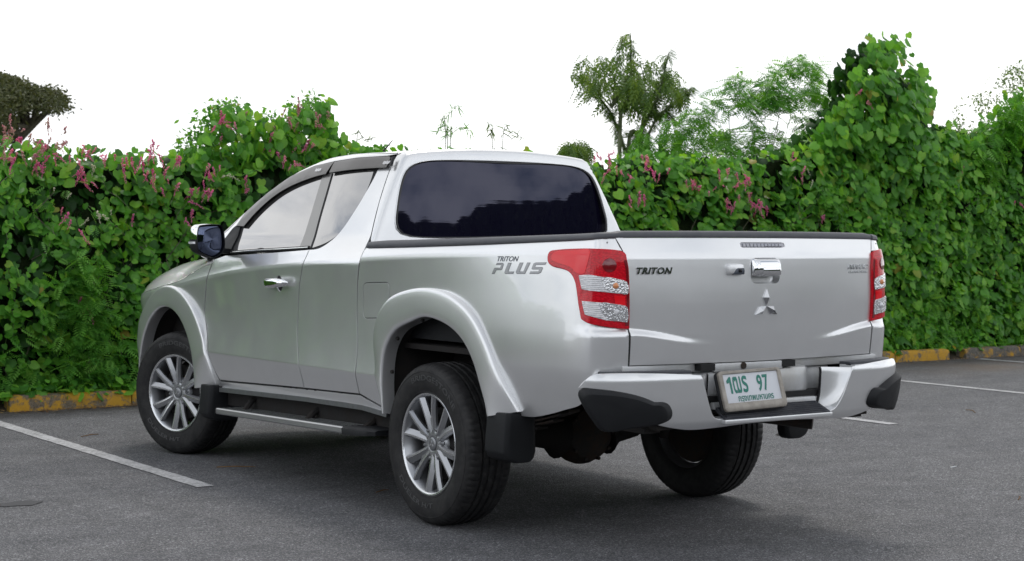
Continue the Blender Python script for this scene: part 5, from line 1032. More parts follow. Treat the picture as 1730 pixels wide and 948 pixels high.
def text_obj(name, s, mapf, w, h, mat, par, extr=.001, shear=0., offs=0., space=1., res=4, flat=False):
    """letters fitted into w x h and carried onto a surface by mapf(u,v,d)"""
    cu = bpy.data.curves.new(name, 'FONT'); cu.body = s; cu.size = 1; cu.extrude = .5; cu.shear = shear; cu.offset = offs; cu.space_character = space; cu.resolution_u = res; cu.bevel_depth = .012 if extr > .0035 else 0; cu.bevel_resolution = 0
    to = bpy.data.objects.new('tmp', cu); COL.objects.link(to); bpy.context.view_layer.update()
    me = bpy.data.meshes.new_from_object(to.evaluated_get(bpy.context.evaluated_depsgraph_get())); bpy.data.objects.remove(to); bpy.data.curves.remove(cu)
    n = len(me.vertices); co = np.empty(n*3, np.float32); me.vertices.foreach_get('co', co); co = co.reshape(-1, 3); lo, hi = co.min(0), co.max(0)
    u = (co[:, 0]-lo[0])/(hi[0]-lo[0]); v = (co[:, 1]-lo[1])/(hi[1]-lo[1]); d = np.clip((co[:, 2]-lo[2])/(hi[2]-lo[2]), 0, 1); d = np.where(d > .5, 1-(1-d)*18 if extr > .0035 else 1., 0.); d = np.clip(d, 0, 1)
    P = mapf(u*w, v*h, d*extr); me.vertices.foreach_set('co', P.astype(np.float32).ravel()); me.materials.clear(); me.update()
    bm = bmesh.new(); bm.from_mesh(me); bmesh.ops.remove_doubles(bm, verts=bm.verts, dist=1e-6); bmesh.ops.recalc_face_normals(bm, faces=bm.faces); bm.to_mesh(me); bm.free(); me.name = name
    return link(name, me, mat, par)
def platemap(x0, z0): return lambda u, v, d: np.array([tuple(PM @ Vector((x0+a, -.0045-c, z0+b_))) for a, b_, c in zip(u, v, d)])
g = G(); g.prism([(-.120, -.011), (-.1105, -.011), (-.1105, .059), (-.118, .059), (-.135, .044), (-.135, .033), (-.127, .033), (-.120, .038)], lambda x, z: tuple(PM @ Vector((x, -.0045, z))), lambda x, z: tuple(PM @ Vector((x, -.0057, z)))); g.obj('plate_lettering', 'plate_green', np_, smooth=False)
text_obj('plate_lettering', 'ฒ', platemap(-.102, -.011), .043, .070, 'plate_green', np_, .0012, offs=.018)
text_obj('plate_lettering', 'ร', platemap(-.052, -.010), .029, .070, 'plate_green', np_, .0012, offs=.02)
text_obj('plate_lettering', '97', platemap(.031, -.010), .062, .069, 'plate_green', np_, .0012, offs=.02, space=1.1)
text_obj('plate_lettering', 'กรุงเทพมหานคร', platemap(-.088, -.0555), .196, .032, 'plate_green', np_, .001, offs=.006)
# ---- lettering on the bodywork
def rearmap(x0, z0, base=.0): return lambda u, v, d: surf(rear, np.stack([x0+u, z0+v], 1), 0)[0]+surf(rear, np.stack([x0+u, z0+v], 1), 0)[1]*(base+d)[:, None]
def sidemap(y0_, z0, base=.0, rise=0.): return lambda u, v, d: surf(body, np.stack([y0_-u, z0+v+rise*u], 1), 0)[0]+surf(body, np.stack([y0_-u, z0+v+rise*u], 1), 0)[1]*(base+d)[:, None]
text_obj('model_badge', 'TRITON', rearmap(-.657, 1.170), .169, .0285, 'emblem_chrome', tg, .006, shear=.28, offs=.045, space=1.12)
text_obj('engine_badge', 'MIVEC', rearmap(.522, 1.184), .150, .021, 'satin_chrome', tg, .004, shear=.25, offs=.02, space=1.05)
text_obj('engine_badge', 'CLEAN DIESEL', rearmap(.526, 1.1665), .138, .010, 'satin_chrome', tg, .002, shear=.2, offs=.02)
RS = .038
for sm in (sidemap, ):
    text_obj('side_decal', 'TRITON', sm(-.524, 1.2135, .0003, .012), .150, .022, 'decal_dark', side, .0006, shear=.30, offs=.012)
# PLUS drawn as slanted block strokes
def stroke_letters(par, y0_, z0, w, h, rise):
    S_ = {'P': [[(0, 0), (.20, 0), (.31, .34), (.62, .34), (.70, .40), (.78, .86), (.70, 1), (.30, 1), (.235, .80), (.60, .80), (.55, .56), (.16, .56)]],
          'L': [[(.0, .16), (.06, 0), (.60, 0), (.66, .22), (.27, .22), (.44, 1), (.20, 1)]],
          'U': [[(.0, .18), (.08, 0), (.62, 0), (.92, 1), (.68, 1), (.50, .22), (.26, .22), (.45, 1), (.20, 1)]],
          'S': [[(.0, 0), (.60, 0), (.74, .12), (.84, .52), (.78, .60), (.34, .60), (.38, .78), (.96, .78), (1.04, 1), (.34, 1), (.20, .90), (.11, .46), (.18, .38), (.60, .38), (.56, .22), (.06, .22)]]}
    W = {'P': .86, 'L': .76, 'U': .90, 'S': 1.0}; tot = sum(W.values()); x = 0
    for ch in 'PLUS':
        for pol in S_[ch]:
            P = np.array([(x+a, b_) for a, b_ in pol])/[tot, 1]*[w, h]
            for q, (m_, of, dd) in enumerate((('decal_edge', 0., .0005), ('decal_grey', .0026, .0011))):
                Q = offset2(resample(P, .006), of) if of else resample(P, .006)
                A = np.stack([y0_-Q[:, 0], z0+Q[:, 1]+rise*Q[:, 0]], 1)
                vv, ee, ff, *_ = delaunay_2d_cdt([Vector(map(float, a)) for a in A], [(i, (i+1) % len(A)) for i in range(len(A))], [], 0, 1e-7); vv = np.array([(v.x, v.y) for v in vv]); ff = [tuple(f) for f in ff]; cen = np.array([vv[list(f)].mean(0) for f in ff]); ok = inside(A, cen); ff = [f for f, k in zip(ff, ok) if k]
                X, Nn = surf(body, vv, dd); ff = oriented(X, ff, Nn); link('side_decal', mesh('side_decal', X, ff, True, Nn), m_, par)
        x += W[ch]
stroke_letters(side, -.490, 1.1585, .375, .048, .020)

# ---- door mirror
def mirror(par):
    mc = np.array([-.990, 2.10, 1.303])
    out = [(-.075, .077), (.045, .082), (.066, .068), (.076, .02), (.078, -.045), (.062, -.078), (.025, -.1), (.0, -.102), (-.075, -.075), (-.092, -.052), (-.096, 0), (-.090, .055)]
    P = resample(smooth_poly([(a, b_, 0) for a, b_ in out]), .012); n = len(P)
    yaw_ = .10
    def ring(q, dy, dx=0, dz=0): 
        return [(mc[0]+a*q+dx-dy*.12, mc[1]+dy+a*yaw_, mc[2]+b_*q+dz) for a, b_ in P]
    g = G(); g.rings([ring(.955, .012), ring(.99, .002), ring(1.0, .006), ring(1.03, .03), ring(1.02, .062), ring(.93, .10), ring(.72, .132), ring(.35, .150), ring(.04, .155)], cap=False); hs = g.obj('door_mirror', 'black_plastic', par, sharp=60)
    g = G(); g.rings([ring(.955, .012), ring(.94, .010), ring(.5, .008), ring(.04, .007)], cap=False); g.obj('mirror_glass', 'mirror_glass', hs, sharp=0)
    # chrome upper shell
    top = [i for i, (a, b_) in enumerate(P) if b_ > -.012]; run = []
    s0 = [i for i in top if (i-1) % n not in top][0]; k = s0
    while k in top: run.append(k); k = (k+1) % n
    rows = [[r[i] for i in run] for r in (ring(1.012, .008), ring(1.045, .03), ring(1.035, .062), ring(.945, .103), ring(.74, .136), ring(.40, .154), ring(.2, .158))]
    strip('mirror_cover', rows, 'chrome', hs, sharp=70)
    low = [i for i, (a, b_) in enumerate(P) if -.028 < b_ < -.010 and a < 0]
    run = sorted(low, key=lambda i: -P[i][1]); rows = [[r[i] for i in run] for r in (ring(1.03, .02), ring(1.07, .04), ring(1.06, .07), ring(.97, .105))]
    if len(run) > 1: strip('mirror_indicator', rows, 'lamp_clear', hs)
    g = G(); g.rings([[(-.93, 2.13, 1.235), (-.93, 2.18, 1.235), (-.93, 2.18, 1.262), (-.93, 2.13, 1.262)], [(-.90, 2.15, 1.225), (-.90, 2.23, 1.225), (-.90, 2.23, 1.255), (-.90, 2.15, 1.255)], [(-.845, 2.17, 1.218), (-.845, 2.27, 1.218), (-.845, 2.27, 1.25), (-.845, 2.17, 1.25)]]); g.obj('mirror_arm', 'black_plastic', hs, bevel=.006)
    return hs
mirror(door)

# ---- side step
zf = lambda y: .3325+(.3700-.3325)*(2.19-y)/(2.19-.70)
g = G(); rows = []
for y in np.linspace(2.185, .70, 12):
    z = zf(y); rows.append([(-.930, y, z-.016), (-.935, y, z-.010), (-.935, y, z+.012), (-.929, y, z+.0175), (-.915, y, z+.018), (-.915, y, z-.016)])
g.rings(rows); stp = g.obj('side_step', 'step_alu', TR, sharp=30)
g = G(); g.rings([[(-.917, y, zf(y)-.012), (-.917, y, zf(y)+.0165), (-.775, y, zf(y)+.0165), (-.775, y, zf(y)-.012)] for y in (2.18, .68)]); g.obj('step_board', 'black_plastic', stp)
g = G()
for k in range(4): x = -.905+.034*k; g.rings([[(x, y, zf(y)+.016), (x, y, zf(y)+.0195), (x+.012, y, zf(y)+.0195), (x+.012, y, zf(y)+.016)] for y in (2.16, .72)])
g.obj('tread_strip', 'satin_chrome', stp, smooth=False)
for a, b_, sgn in ((.70, .445, 1), (2.185, 2.215, -1)):
    g = G(); rows = []
    for t in np.linspace(0, 1, 9):
        y = a+(b_-a)*t; z = zf(y); q = (1-.35*t**3); e = .045*max(0, t)**2.5; rows.append([(-.937+e, y, z-.018*q), (-.939+e, y, z+.010*q), (-.930+e, y, z+.020*q), (-.77, y, z+.020*q), (-.765, y, z-.018*q)])
    g.rings(rows); g.obj('step_end_cap', 'black_plastic', stp, sharp=50)
for y in (2.0, 1.25, .65):
    g = G(); g.tube([(-.85, y, zf(y)), (-.80, y, .40), (-.70, y, .46), (-.5, y, .48)], .018, 8); g.obj('step_bracket', 'underbody', stp)
# sill underside
g = G(); g.rings([[(-.848, y, z-.020), (-.70, y, z-.020), (-.70, y, z+.01), (-.848, y, z+.004)] for y, z in ((2.33, .446), (1.25, .480), (.66, .489), (.42, .475))]); g.obj('sill_flange', 'alloy_dark', TR)
g = G(); g.box((-.78, .42, .345), (-.60, 2.4, .47)); g.obj('frame_cover', 'underbody', TR)

# ---- chassis
g = G()
for s in (-1, 1):
    g.rings([[(s*.50-.035, y, z-.06), (s*.50+.035, y, z-.06), (s*.50+.035, y, z+.06), (s*.50-.035, y, z+.06)] for y, z in ((-1.16, .68), (-.6, .66), (-.2, .69), (.25, .66), (.7, .48), (2.6, .46), (3.6, .55))])
for y in (-1.1, -.45, .5, 1.4, 2.4): g.box((-.5, y-.04, .50 if y > .3 else .64), (.5, y+.04, .58 if y > .3 else .72))
g.obj('chassis_frame', 'underbody', TR)
g = G(); g.box((-.80, .40, .56), (.80, 3.4, .585)); g.box((-.78, -1.20, .79), (.78, .40, .815)); g.obj('floor_pan', 'underbody', TR)
g = G(); g.tube([(-.66, 0, .38), (-.2, 0, .38), (-.16, 0, .38), (.16, 0, .38), (.2, 0, .38), (.66, 0, .38)], [.042, .042, .06, .06, .042, .042], 16)
ax = g.obj('rear_axle', 'underbody', TR)
g = G(); g.lathe([(.0, -.12), (.07, -.115), (.125, -.085), (.150, -.03), (.155, .0), (.150, .04), (.11, .10), (.07, .16), (.05, .22), (0, .225)], 'y', 28, (0.0, 0, .372)); dfh = g.obj('differential', 'rusty_iron', ax)
g = G()
for k in range(10): a = k*.628; g = G(); g.tube([(.125*math.cos(a), -.075, .372+.125*math.sin(a)), (.125*math.cos(a), -.10, .372+.125*math.sin(a))], .009, 6); g.obj('cover_bolt', 'rusty_iron', dfh)
for sg in (-1, 1): g = G(); g.tube([(sg*.34, -.0, .38), (sg*.20, 0, .38), (sg*.13, 0, .36)], [.05, .075, .11], 16); g.obj('axle_housing', 'underbody', ax)
for s in (-1, 1):
    g = G()
    for k in range(4): 
        L = .62-.12*k; R = []
        for t in np.linspace(-1, 1, 13): y = L*t; z = .455-.018*k+.10*(y/.62)**2; R.append([(s*.50-.03, y, z), (s*.50+.03, y, z), (s*.50+.03, y, z+.009), (s*.50-.03, y, z+.009)])
        g.rings(R)
    g.obj('leaf_spring', 'rusty_iron', TR)
    g = G(); g.tube([(s*.42, -.12, .34), (s*.36, -.28, .72)], .028, 12); g.tube([(s*.40, -.16, .45), (s*.36, -.28, .74)], .038, 12); g.obj('shock_absorber', 'underbody', TR)
g = G(); g.tube([(.28, 1.6, .42), (.28, .5, .42), (.30, .2, .50), (.32, -.3, .56), (.42, -.7, .50), (.62, -.95, .47)], .03, 12); g.tube([(.28, 1.1, .42), (.28, .6, .42)], .085, 16); g.obj('exhaust_pipe', 'rusty_iron', TR)
g = G(); g.lathe([(.10, -.02), (.19, -.03), (.27, -.08), (.335, -.09), (.355, -.04), (.36, 0), (.355, .04), (.335, .09), (.27, .08), (.10, .05)], 'z', 40, (0, -.72, .66)); g.obj('spare_wheel', 'rubber', TR)
g = G(); g.box((-.34, .55, .36), (-.05, 1.9, .55)); g.obj('fuel_tank', 'underbody', TR, bevel=.03)
g = G(); g.tube([(0, .22, .38), (0, 2.1, .5)], .04, 12); g.obj('drive_shaft', 'underbody', TR)
g = G(); g.tube([(-.66, 3, .38), (.66, 3, .38)], .04, 10); g.box((-.4, 2.6, .36), (.4, 3.4, .42)); g.obj('front_crossmember', 'underbody', TR)
g = G(); g.box((-.70, 2.7, .60), (.70, 3.75, .95)); g.obj('engine_bay', 'underbody', TR)

for nm in TWINS:
    for o in [o for o in TR.children if o.name.split('.')[0] == nm]: both(o)

# ============================================================ WHEELS
def tyre_mesh():
    """carcass with real circumferential grooves and shoulder blocks; axis x, outer side -x"""
    # (radius, x) from inner bead round the tread to outer bead, centre plane x=0
    P = [(.222, .098), (.232, .108), (.262, .119), (.300, .1245), (.325, .123), (.338, .119), (.348, .1145), (.357, .1075), (.3635, .099), (.3675, .088), (.3695, .077)]
    tread = []
    gro = [(.0535, .0075), (.019, .0085), (-.019, .0085), (-.0535, .0075)]
    xs = [.074]
    for c, w in gro:
        tread += [(.3712-.0, c+w), (.3640, c+w*.75), (.3640, c-w*.75), (.3712, c-w)]
    tread = [(.3705 if abs(x) > .05 else r, x) for r, x in tread]
    prof = P+[(r + (.0015 if r > .37 else 0), x) for r, x in tread]+[(r, -x) for r, x in P[::-1]]
    n = 216; V = []; F = []; m = len(prof)
    for k in range(n):
        t = 2*math.pi*k/n; cut = (k % 3 == 0)
        for j, (r, x) in enumerate(prof):
            rr_ = r; tt = t
            if cut and .3565 < r < .3705 and abs(x) > .07: rr_ -= .0042
            if cut and r > .3705 and abs(x) < .07 and (k+j//4) % 2 == 0: rr_ -= .003
            # slanted sipes
            tt += .010*math.sin(x*60) if abs(x) < .1 else 0
            V.append((x, rr_*math.cos(tt), rr_*math.sin(tt)))
    for k in range(n):
        for j in range(m-1):
            a = k*m+j; b_ = ((k+1) % n)*m+j; F.append((a, a+1, b_+1, b_))
    g = G(); g.add(V, F)
    # raised rings on the sidewall
    for r, h in ((.243, .0015), (.333, .0018)):
        xo = -np.interp(r, [.232, .262, .300, .325, .338], [.108, .119, .1245, .123, .119])
        g.lathe([(r-.003, xo+.0005), (r-.001, xo-h), (r+.001, xo-h), (r+.003, xo+.0005)], 'x', 72)
    return g.mesh('tyre', sharp=28)
TYRE = tyre_mesh()
def rim_barrel():
    g = G(); g.lathe([(.2215, .098), (.232, .104), (.234, .102), (.224, .092), (.212, .085), (.2, .06), (.195, -.02), (.206, -.055), (.2105, -.080), (.2185, -.094), (.2225, -.104), (.2290, -.1085), (.2325, -.1095), (.2350, -.1075), (.2335, -.103), (.226, -.098)], 'x', 72)
    return g.mesh('rim', sharp=35)
def lip_ring():
    g = G(); g.lathe([(.2215, -.1045), (.2240, -.1085), (.2300, -.1112), (.2335, -.1112), (.2352, -.109), (.2330, -.1075)], 'x', 96); return g.mesh('rim_edge', sharp=40)
def arm(a0, side):
    """one arm of a paired spoke"""
    R = []; 
    for t in np.linspace(0, 1, 9):
        r = .048+(.2205-.048)*t; a = a0+side*(.085+.135*min(1, t*1.35)) if t < .75 else a0+side*(.085+.135)
        a = a0+side*(.10+.128*t**.8)
        w = .0188+.0025*t**2+(.003*(1-t)**2); x = -.086-.010*t-.009*math.sin(t*1.6); dp = .030-.010*t
        c, s_ = math.cos(a), math.sin(a); er = (c, s_); et = (-s_, c)
        def p(u, xx): return (xx, er[0]*r+et[0]*u, er[1]*r+et[1]*u)
        o = side
        R.append([p(-w, x+dp), p(-w, x+.013), p(o*w*.35-w*.22, x), p(o*w*.35+w*.22, x), p(w, x+.013), p(w, x+dp)])
    return R
def machined(a0, side):
    R = []
    for t in np.linspace(.10, 1, 9):
        r = .048+(.2245-.048)*t; a = a0+side*(.10+.128*t**.8); w = .0188+.0025*t**2+(.003*(1-t)**2); x = -.0868-.010*t-.009*math.sin(t*1.6)
        c, s_ = math.cos(a), math.sin(a)
        R.append([(x, c*r-s_*u, s_*r+c*u) for u in (side*w*.35-w*.19, side*w*.35+w*.19)]+[(x+.003, c*r-s_*u, s_*r+c*u) for u in (side*w*.35+w*.21, side*w*.35-w*.21)])
    return R
def hub_mesh():
    g = G(); g.lathe([(.094, -.050), (.088, -.068), (.074, -.078), (.058, -.084), (.040, -.086), (.034, -.084), (.034, -.080), (0, -.080)], 'x', 48); return g.mesh('hub', sharp=40)
SP = []
for k in range(6):
    a0 = math.radians(22+60*k)
    for s in (-1, 1):
        g = G(); g.rings(arm(a0, s)); m1 = g.mesh('spoke', sharp=25); g = G(); g.rings(machined(a0, s)); m2 = g.mesh('spoke_face', smooth=False); SP.append((m1, m2))
    g = G(); rows = []
    for r, hw in ((.085, .16), (.105, .13), (.118, .11)):
        rows.append([(-.0835-.002*(r > .1), r*math.cos(a0+a), r*math.sin(a0+a)) for a in np.linspace(-hw, hw, 5)]+[(-.06, r*math.cos(a0+a), r*math.sin(a0+a)) for a in np.linspace(hw, -hw, 5)])
    g.rings(rows); SP.append((g.mesh('spoke', sharp=30), None))
BARREL, LIP, HUB = rim_barrel(), lip_ring(), hub_mesh()
g = G(); g.lathe([(.0, -.0905), (.018, -.0905), (.027, -.089), (.031, -.086), (.031, -.08)], 'x', 32); CAPM = g.mesh('cap', sharp=40)
g = G()
def small_rh(g, ang, L=.017, w=.005):
    ca, sa = math.cos(ang), math.sin(ang); pt = lambda u, v: (u*ca-v*sa, u*sa+v*ca)
    P = [pt(.0006, 0), pt(L*.5, -w), pt(L, 0), pt(L*.5, w)]; g.rings([[(-.0895, a, b_) for a, b_ in P], [(-.0925, a, b_) for a, b_ in P]])
for a in (90, 210, 330): small_rh(g, math.radians(a))
EMB = g.mesh('emb', smooth=False)
g = G(); g.lathe([(.0, -.089), (.006, -.0885), (.0095, -.083), (.0105, -.078), (.013, -.076), (.013, -.05)], 'x', 12, (0, .0715, 0)); LUG = g.mesh('lug', sharp=40)
g = G(); g.lathe([(.0, -.055), (.05, -.055), (.15, -.045), (.165, -.040), (.168, -.01), (.168, .06), (0, .06)], 'x', 40); DRUM = g.mesh('drum', sharp=40)
g = G(); g.lathe([(.0, .075), (.17, .075), (.19, .065), (.197, .05)], 'x', 40); BACKW = g.mesh('backing', sharp=40)
def wheel(x, y, sg, steer=0.):
    """sg=-1 left flank"""
    w_ = bpy.data.objects.new('wheel', None); COL.objects.link(w_); w_.empty_display_size = .1; w_.parent = TR; w_.location = (x, y, .3715)
    w_.rotation_euler = (0, 0, steer+(math.pi if sg > 0 else 0))
    link('tyre', TYRE, 'rubber', w_)
    rim = link('rim', BARREL, 'alloy', w_)
    link('rim_edge', LIP, 'alloy_machined', w_)
    for m1, m2 in SP:
        link('spoke', m1, 'alloy', w_)
        if m2: link('spoke_face', m2, 'alloy_machined', w_)
    link('hub', HUB, 'alloy', w_); link('hub_cap', CAPM, 'alloy_dark', w_); link('hub_emblem', EMB, 'chrome', w_)
    for k in range(6):
        o = link('lug_nut', LUG, 'alloy_dark', w_); o.rotation_euler = (math.radians(-8+60*k), 0, 0)
    link('brake_drum', DRUM, 'underbody', w_); link('dust_shield', BACKW, 'rusty_iron', w_)
    return w_
W1 = wheel(-.762, 0, -1); W2 = wheel(-.760, 2.975, -1, math.radians(18.3)); W3 = wheel(.762, 0, 1); W4 = wheel(.760, 3.0, 1, math.radians(18.3))
# raised sidewall lettering, bent round the tyre
def arc_text(s, r, a_mid, span, h, par, flip=False):
    def mp(u, v, d):
        a = a_mid-span*(u/1.0-.5) if not flip else a_mid+span*(u-.5)
        rad = r+v*h if not flip else r+h-v*h
        x = -np.interp(rad, [.232, .262, .300, .325, .338], [.108, .119, .1245, .123, .119])-.0002-d
        # local frame seen from outside (-x): screen right = -y (rearwards), up = z
        return np.stack([x, -np.cos(a)*rad*-1*-1, np.sin(a)*rad], 1)
    return text_obj('sidewall_lettering', s, mp, 1., 1., 'rubber_letter', par, .0016, offs=.012)
for w_ in (W1, W2):
    arc_text('BRIDGESTONE', .292, math.radians(75), 1.35, .026, w_)
    arc_text('DUELER H/T', .268, math.radians(-110), 1.15, .022, w_, True)

# ============================================================ GROUND
def sheet(name, P, z, mat, kind='structure'):
    me = mesh(name, [(x, y, z) for x, y in P], [tuple(range(len(P)))], False); return tag(link(name, me, mat), kind=kind)
sheet('terrain', [(-1500, -1500), (1500, -1500), (1500, 1500), (-1500, 1500)], -.06, 'ground_soil')
sheet('asphalt', [(-70, -70), (70, -70), (70, 5.90), (-70, 5.90)], 0, 'asphalt')
# verge behind the kerb, slightly mounded
V = []; F = []; nx, ny = 160, 12
for j in range(ny):
    for i in range(nx):
        x = -14+36*i/(nx-1); y = 5.86+3.6*j/(ny-1); V.append((x, y, -.005+(.085 if j > 0 else .0)+.03*math.sin(x*2.1+j)*math.sin(x*.7)*(j > 0)))
for j in range(ny-1):
    for i in range(nx-1): a = j*nx+i; F.append((a, a+1, a+nx+1, a+nx))
tag(link('verge', mesh('verge', V, F), 'verge_soil'), kind='structure')
# parking bay lines, edges a little ragged
def bay(x0, y0, y1, skew=0., wd=.10):
    n = 60; L, R = [], []
    for k in range(n+1):
        t = k/n; y = y0+(y1-y0)*t; x = x0+skew*t; L.append((x-wd/2+rnd.uniform(-.0035, .0035), y, .004)); R.append((x+wd/2+rnd.uniform(-.0035, .0035), y+(.01 if k == n else 0), .004))
    V = L+R; F = [(i, i+n+1, i+n+2, i+1) for i in range(n)]; return tag(link('parking_line', mesh('parking_line', V, F, False), 'road_paint'), kind='structure')
bay(-1.245, 1.62, 5.36, -.01); bay(1.42, 1.66, 5.5, .0); bay(4.08, 1.70, 5.5, .06); bay(6.83, 1.75, 5.6, .14); bay(9.86, 1.8, 5.72, .02); bay(-3.95, 1.6, 5.5); bay(12.6, 1.7, 5.6)
# kerb of separate cast stones
KB = tag(empty('kerb', (0, 5.9, 0)), kind='structure')
def kerbstone(x0, x1, mat, h=.115):
    n = 14; rows = []
    for k in range(n+1):
        t = k/n; x = x0+(x1-x0)*t; j = lambda a: rnd.uniform(-a, a); hh = h+j(.002)-(.012 if k in (0, n) else 0)-(rnd.random() < .08)*.012; sh = (.006 if k in (0, n) else 0)
        yb = 5.835-5.9+sh; rows.append([(x, yb+j(.0015), -.03), (x, yb+.004+j(.002), hh-.030), (x, yb+.012+j(.002), hh-.010), (x, yb+.028+j(.002), hh), (x, yb+.13, hh+j(.002)), (x, yb+.15-sh, hh-.02), (x, yb+.15-sh, -.03)])
    g = G(); g.rings(rows); return g.obj('kerb_stone', mat, KB, sharp=35)
x = -.96
while x < 9.5: kerbstone(x+.004, min(x+.955, 9.53), 'kerb_yellow', .118+rnd.uniform(-.004, .004)); x += .962
x = 9.80
while x < 16: kerbstone(x+.004, x+.955, 'kerb_worn', .115+rnd.uniform(-.005, .005)); x += .962
x = -2.9
while x > -12: kerbstone(x-.955, x, 'kerb_worn', .112); x -= .962
# tar patch, paper scrap, straws and twigs on the road
P = [(-2.24+.12*math.cos(a)*(1+.12*math.sin(3*a)), 1.60+.07*math.sin(a)*(1+.2*math.cos(5*a))) for a in np.linspace(0, 6.28, 26, endpoint=False)]
sheet('tar_patch', P, .003, 'tar')
g = G(); g.rings([[(2.66, -.03, .002), (2.71, -.025, .002), (2.715, -.01, .002), (2.665, -.015, .002)], [(2.66, -.03, .0035), (2.71, -.025, .006), (2.715, -.01, .004), (2.665, -.015, .0035)]]); o = g.obj('paper_scrap', 'plate_white', None, smooth=False); tag(o, 'small white scrap of paper lying on the open asphalt right of the truck', 'litter')

# ============================================================ PLANTS
from mathutils import noise as MN
def heart():
    m = [(0, 0, 0), (0, -.05, -.35), (0, -.03, -.70), (0, .03, -1.04)]
    s = [(.30, .00, .15), (.53, .07, -.12), (.50, .11, -.45), (.29, .07, -.76)]
    V = m+s+[(-a, b_, c) for a, b_, c in s]; F = []
    for o, fl in ((4, 0), (8, 1)):
        a, b_, c, d = o, o+1, o+2, o+3
        for f in ((0, a, b_), (0, b_, 1), (1, b_, c), (1, c, 2), (2, c, d), (2, d, 3)): F.append(f[::-1] if fl else f)
    return np.array(V, float), np.array(F)
def oval():
    V = [(0, 0, 0), (.20, .04, -.3), (.22, .05, -.62), (0, .0, -1.), (-.22, .05, -.62), (-.20, .04, -.3), (0, -.03, -.5)]
    return np.array(V, float), np.array([(6, 0, 1), (6, 1, 2), (6, 2, 3), (6, 3, 4), (6, 4, 5), (6, 5, 0)])
def feather(np_=8, droop=.35, w=.32, hw=.055):
    """pinnate leaf: slim rachis with paired narrow leaflets"""
    V = []; F = []
    for i in range(np_):
        t = .12+.88*i/(np_-1); z = -t; y = droop*t*t*.6; L = w*math.sin(math.pi*min(1, .15+t*.9))**.6; h = hw
        for s in (-1, 1):
            k = len(V); V += [(0, y, z+h*.4), (s*L*.5, y+.02, z-.05+h), (s*L, y+.06, z-.12), (s*L*.5, y+.02, z-.05-h)]; F += [(k, k+1, k+2), (k, k+2, k+3)]
    k = len(V); V += [(-.008, 0, 0), (.008, 0, 0), (0, droop*.6, -1)]; F.append((k, k+1, k+2))
    return np.array(V, float), np.array(F)
def rotm(yaw, pitch, roll):
    """vectorised Rz(yaw) Rx(pitch) Ry(roll)"""
    cy, sy, cp, sp, cr, sr = np.cos(yaw), np.sin(yaw), np.cos(pitch), np.sin(pitch), np.cos(roll), np.sin(roll); o = np.zeros_like(cy); l = o+1
    Rz = np.stack([cy, -sy, o, sy, cy, o, o, o, l], -1).reshape(-1, 3, 3); Rx = np.stack([l, o, o, o, cp, -sp, o, sp, cp], -1).reshape(-1, 3, 3); Ry = np.stack([cr, o, sr, o, l, o, -sr, o, cr], -1).reshape(-1, 3, 3)
    return Rz @ Rx @ Ry
def leaves(name, T, P, size, mat, parent=None, yaw=.9, pitch=(-.9, .15), roll=.5, parts=0, part_name='leaf', yaw0=0., stuff=True):
    """instances of a leaf template T at points P: one joined mesh, the first `parts` of them single objects"""
    V0, F0 = T; n = len(P); P = np.asarray(P, float); size = np.broadcast_to(size, (n,)) if np.isscalar(size) else size
    R = rotm(yaw0+NR.normal(0, yaw, n), NR.uniform(pitch[0], pitch[1], n), NR.normal(0, roll, n)); S = size[:, None, None]
    # droop variation: bend each leaf a little
    VV = np.einsum('nij,kj->nki', R, V0)*S+P[:, None, :]
    st = slice(parts, n)
    if n > parts:
        A = VV[st].reshape(-1, 3); k = len(V0); m = n-parts; Fi = (F0[None]+(np.arange(m)*k)[:, None, None]).reshape(-1, F0.shape[1]); tint = np.repeat(NR.rand(m), k)
        off_ = np.array(parent.matrix_world.translation) if parent else np.zeros(3)
        if parent: off_ = np.array(parent.location)
        o = link(name, fast_mesh(name, A-off_, Fi, tint), mat, parent)
        if stuff: o['kind'] = 'stuff'
    if parts:
        base = fast_mesh(part_name, V0, F0); base.materials.append(MATS[mat])
        for i in range(min(parts, n)):
            o = bpy.data.objects.new(part_name, base); COL.objects.link(o); o.parent = parent
            M = Matrix([list(R[i][r]*size[i])+[P[i][r]-(parent.location[r] if parent else 0)] for r in range(3)]+[[0, 0, 0, 1]]); o.matrix_local = M
def inpoly(poly, n, lo=None, clump=0., sc=3., seed=0.):
    P = np.array(poly); a, b_ = P.min(0), P.max(0); out_ = []
    while sum(map(len, out_)) < n:
        q = NR.uniform(a, b_, (n*2, 2)); q = q[inside(P, q)]
        if clump:
            k = np.array([MN.noise(Vector((x*sc+seed, z*sc, seed*1.7))) for x, z in q]); q = q[(k*1.6+.5) > NR.uniform(0, clump, len(q))]
        out_.append(q)
    return np.vstack(out_)[:n]
def lump(x, z, s=0.): return .26*MN.noise(Vector((x*.9+s, z*1.2, 3.1)))+.20*MN.noise(Vector((x*2.6+s, z*2.8, 7.7)))+.07*MN.noise(Vector((x*6, z*6, 1.)))
def plant(name, label, cat, loc, group=None): return tag(empty(name, loc), label, cat, group)
HEART, OVAL, FEA = heart(), oval(), feather()
BLADE = (np.array([(-.05, 0, 0), (.05, 0, 0), (.045, .06, -.5), (-.045, .06, -.5), (0, .25, -1.)]), np.array([(0, 1, 2), (0, 2, 3), (3, 2, 4)]))

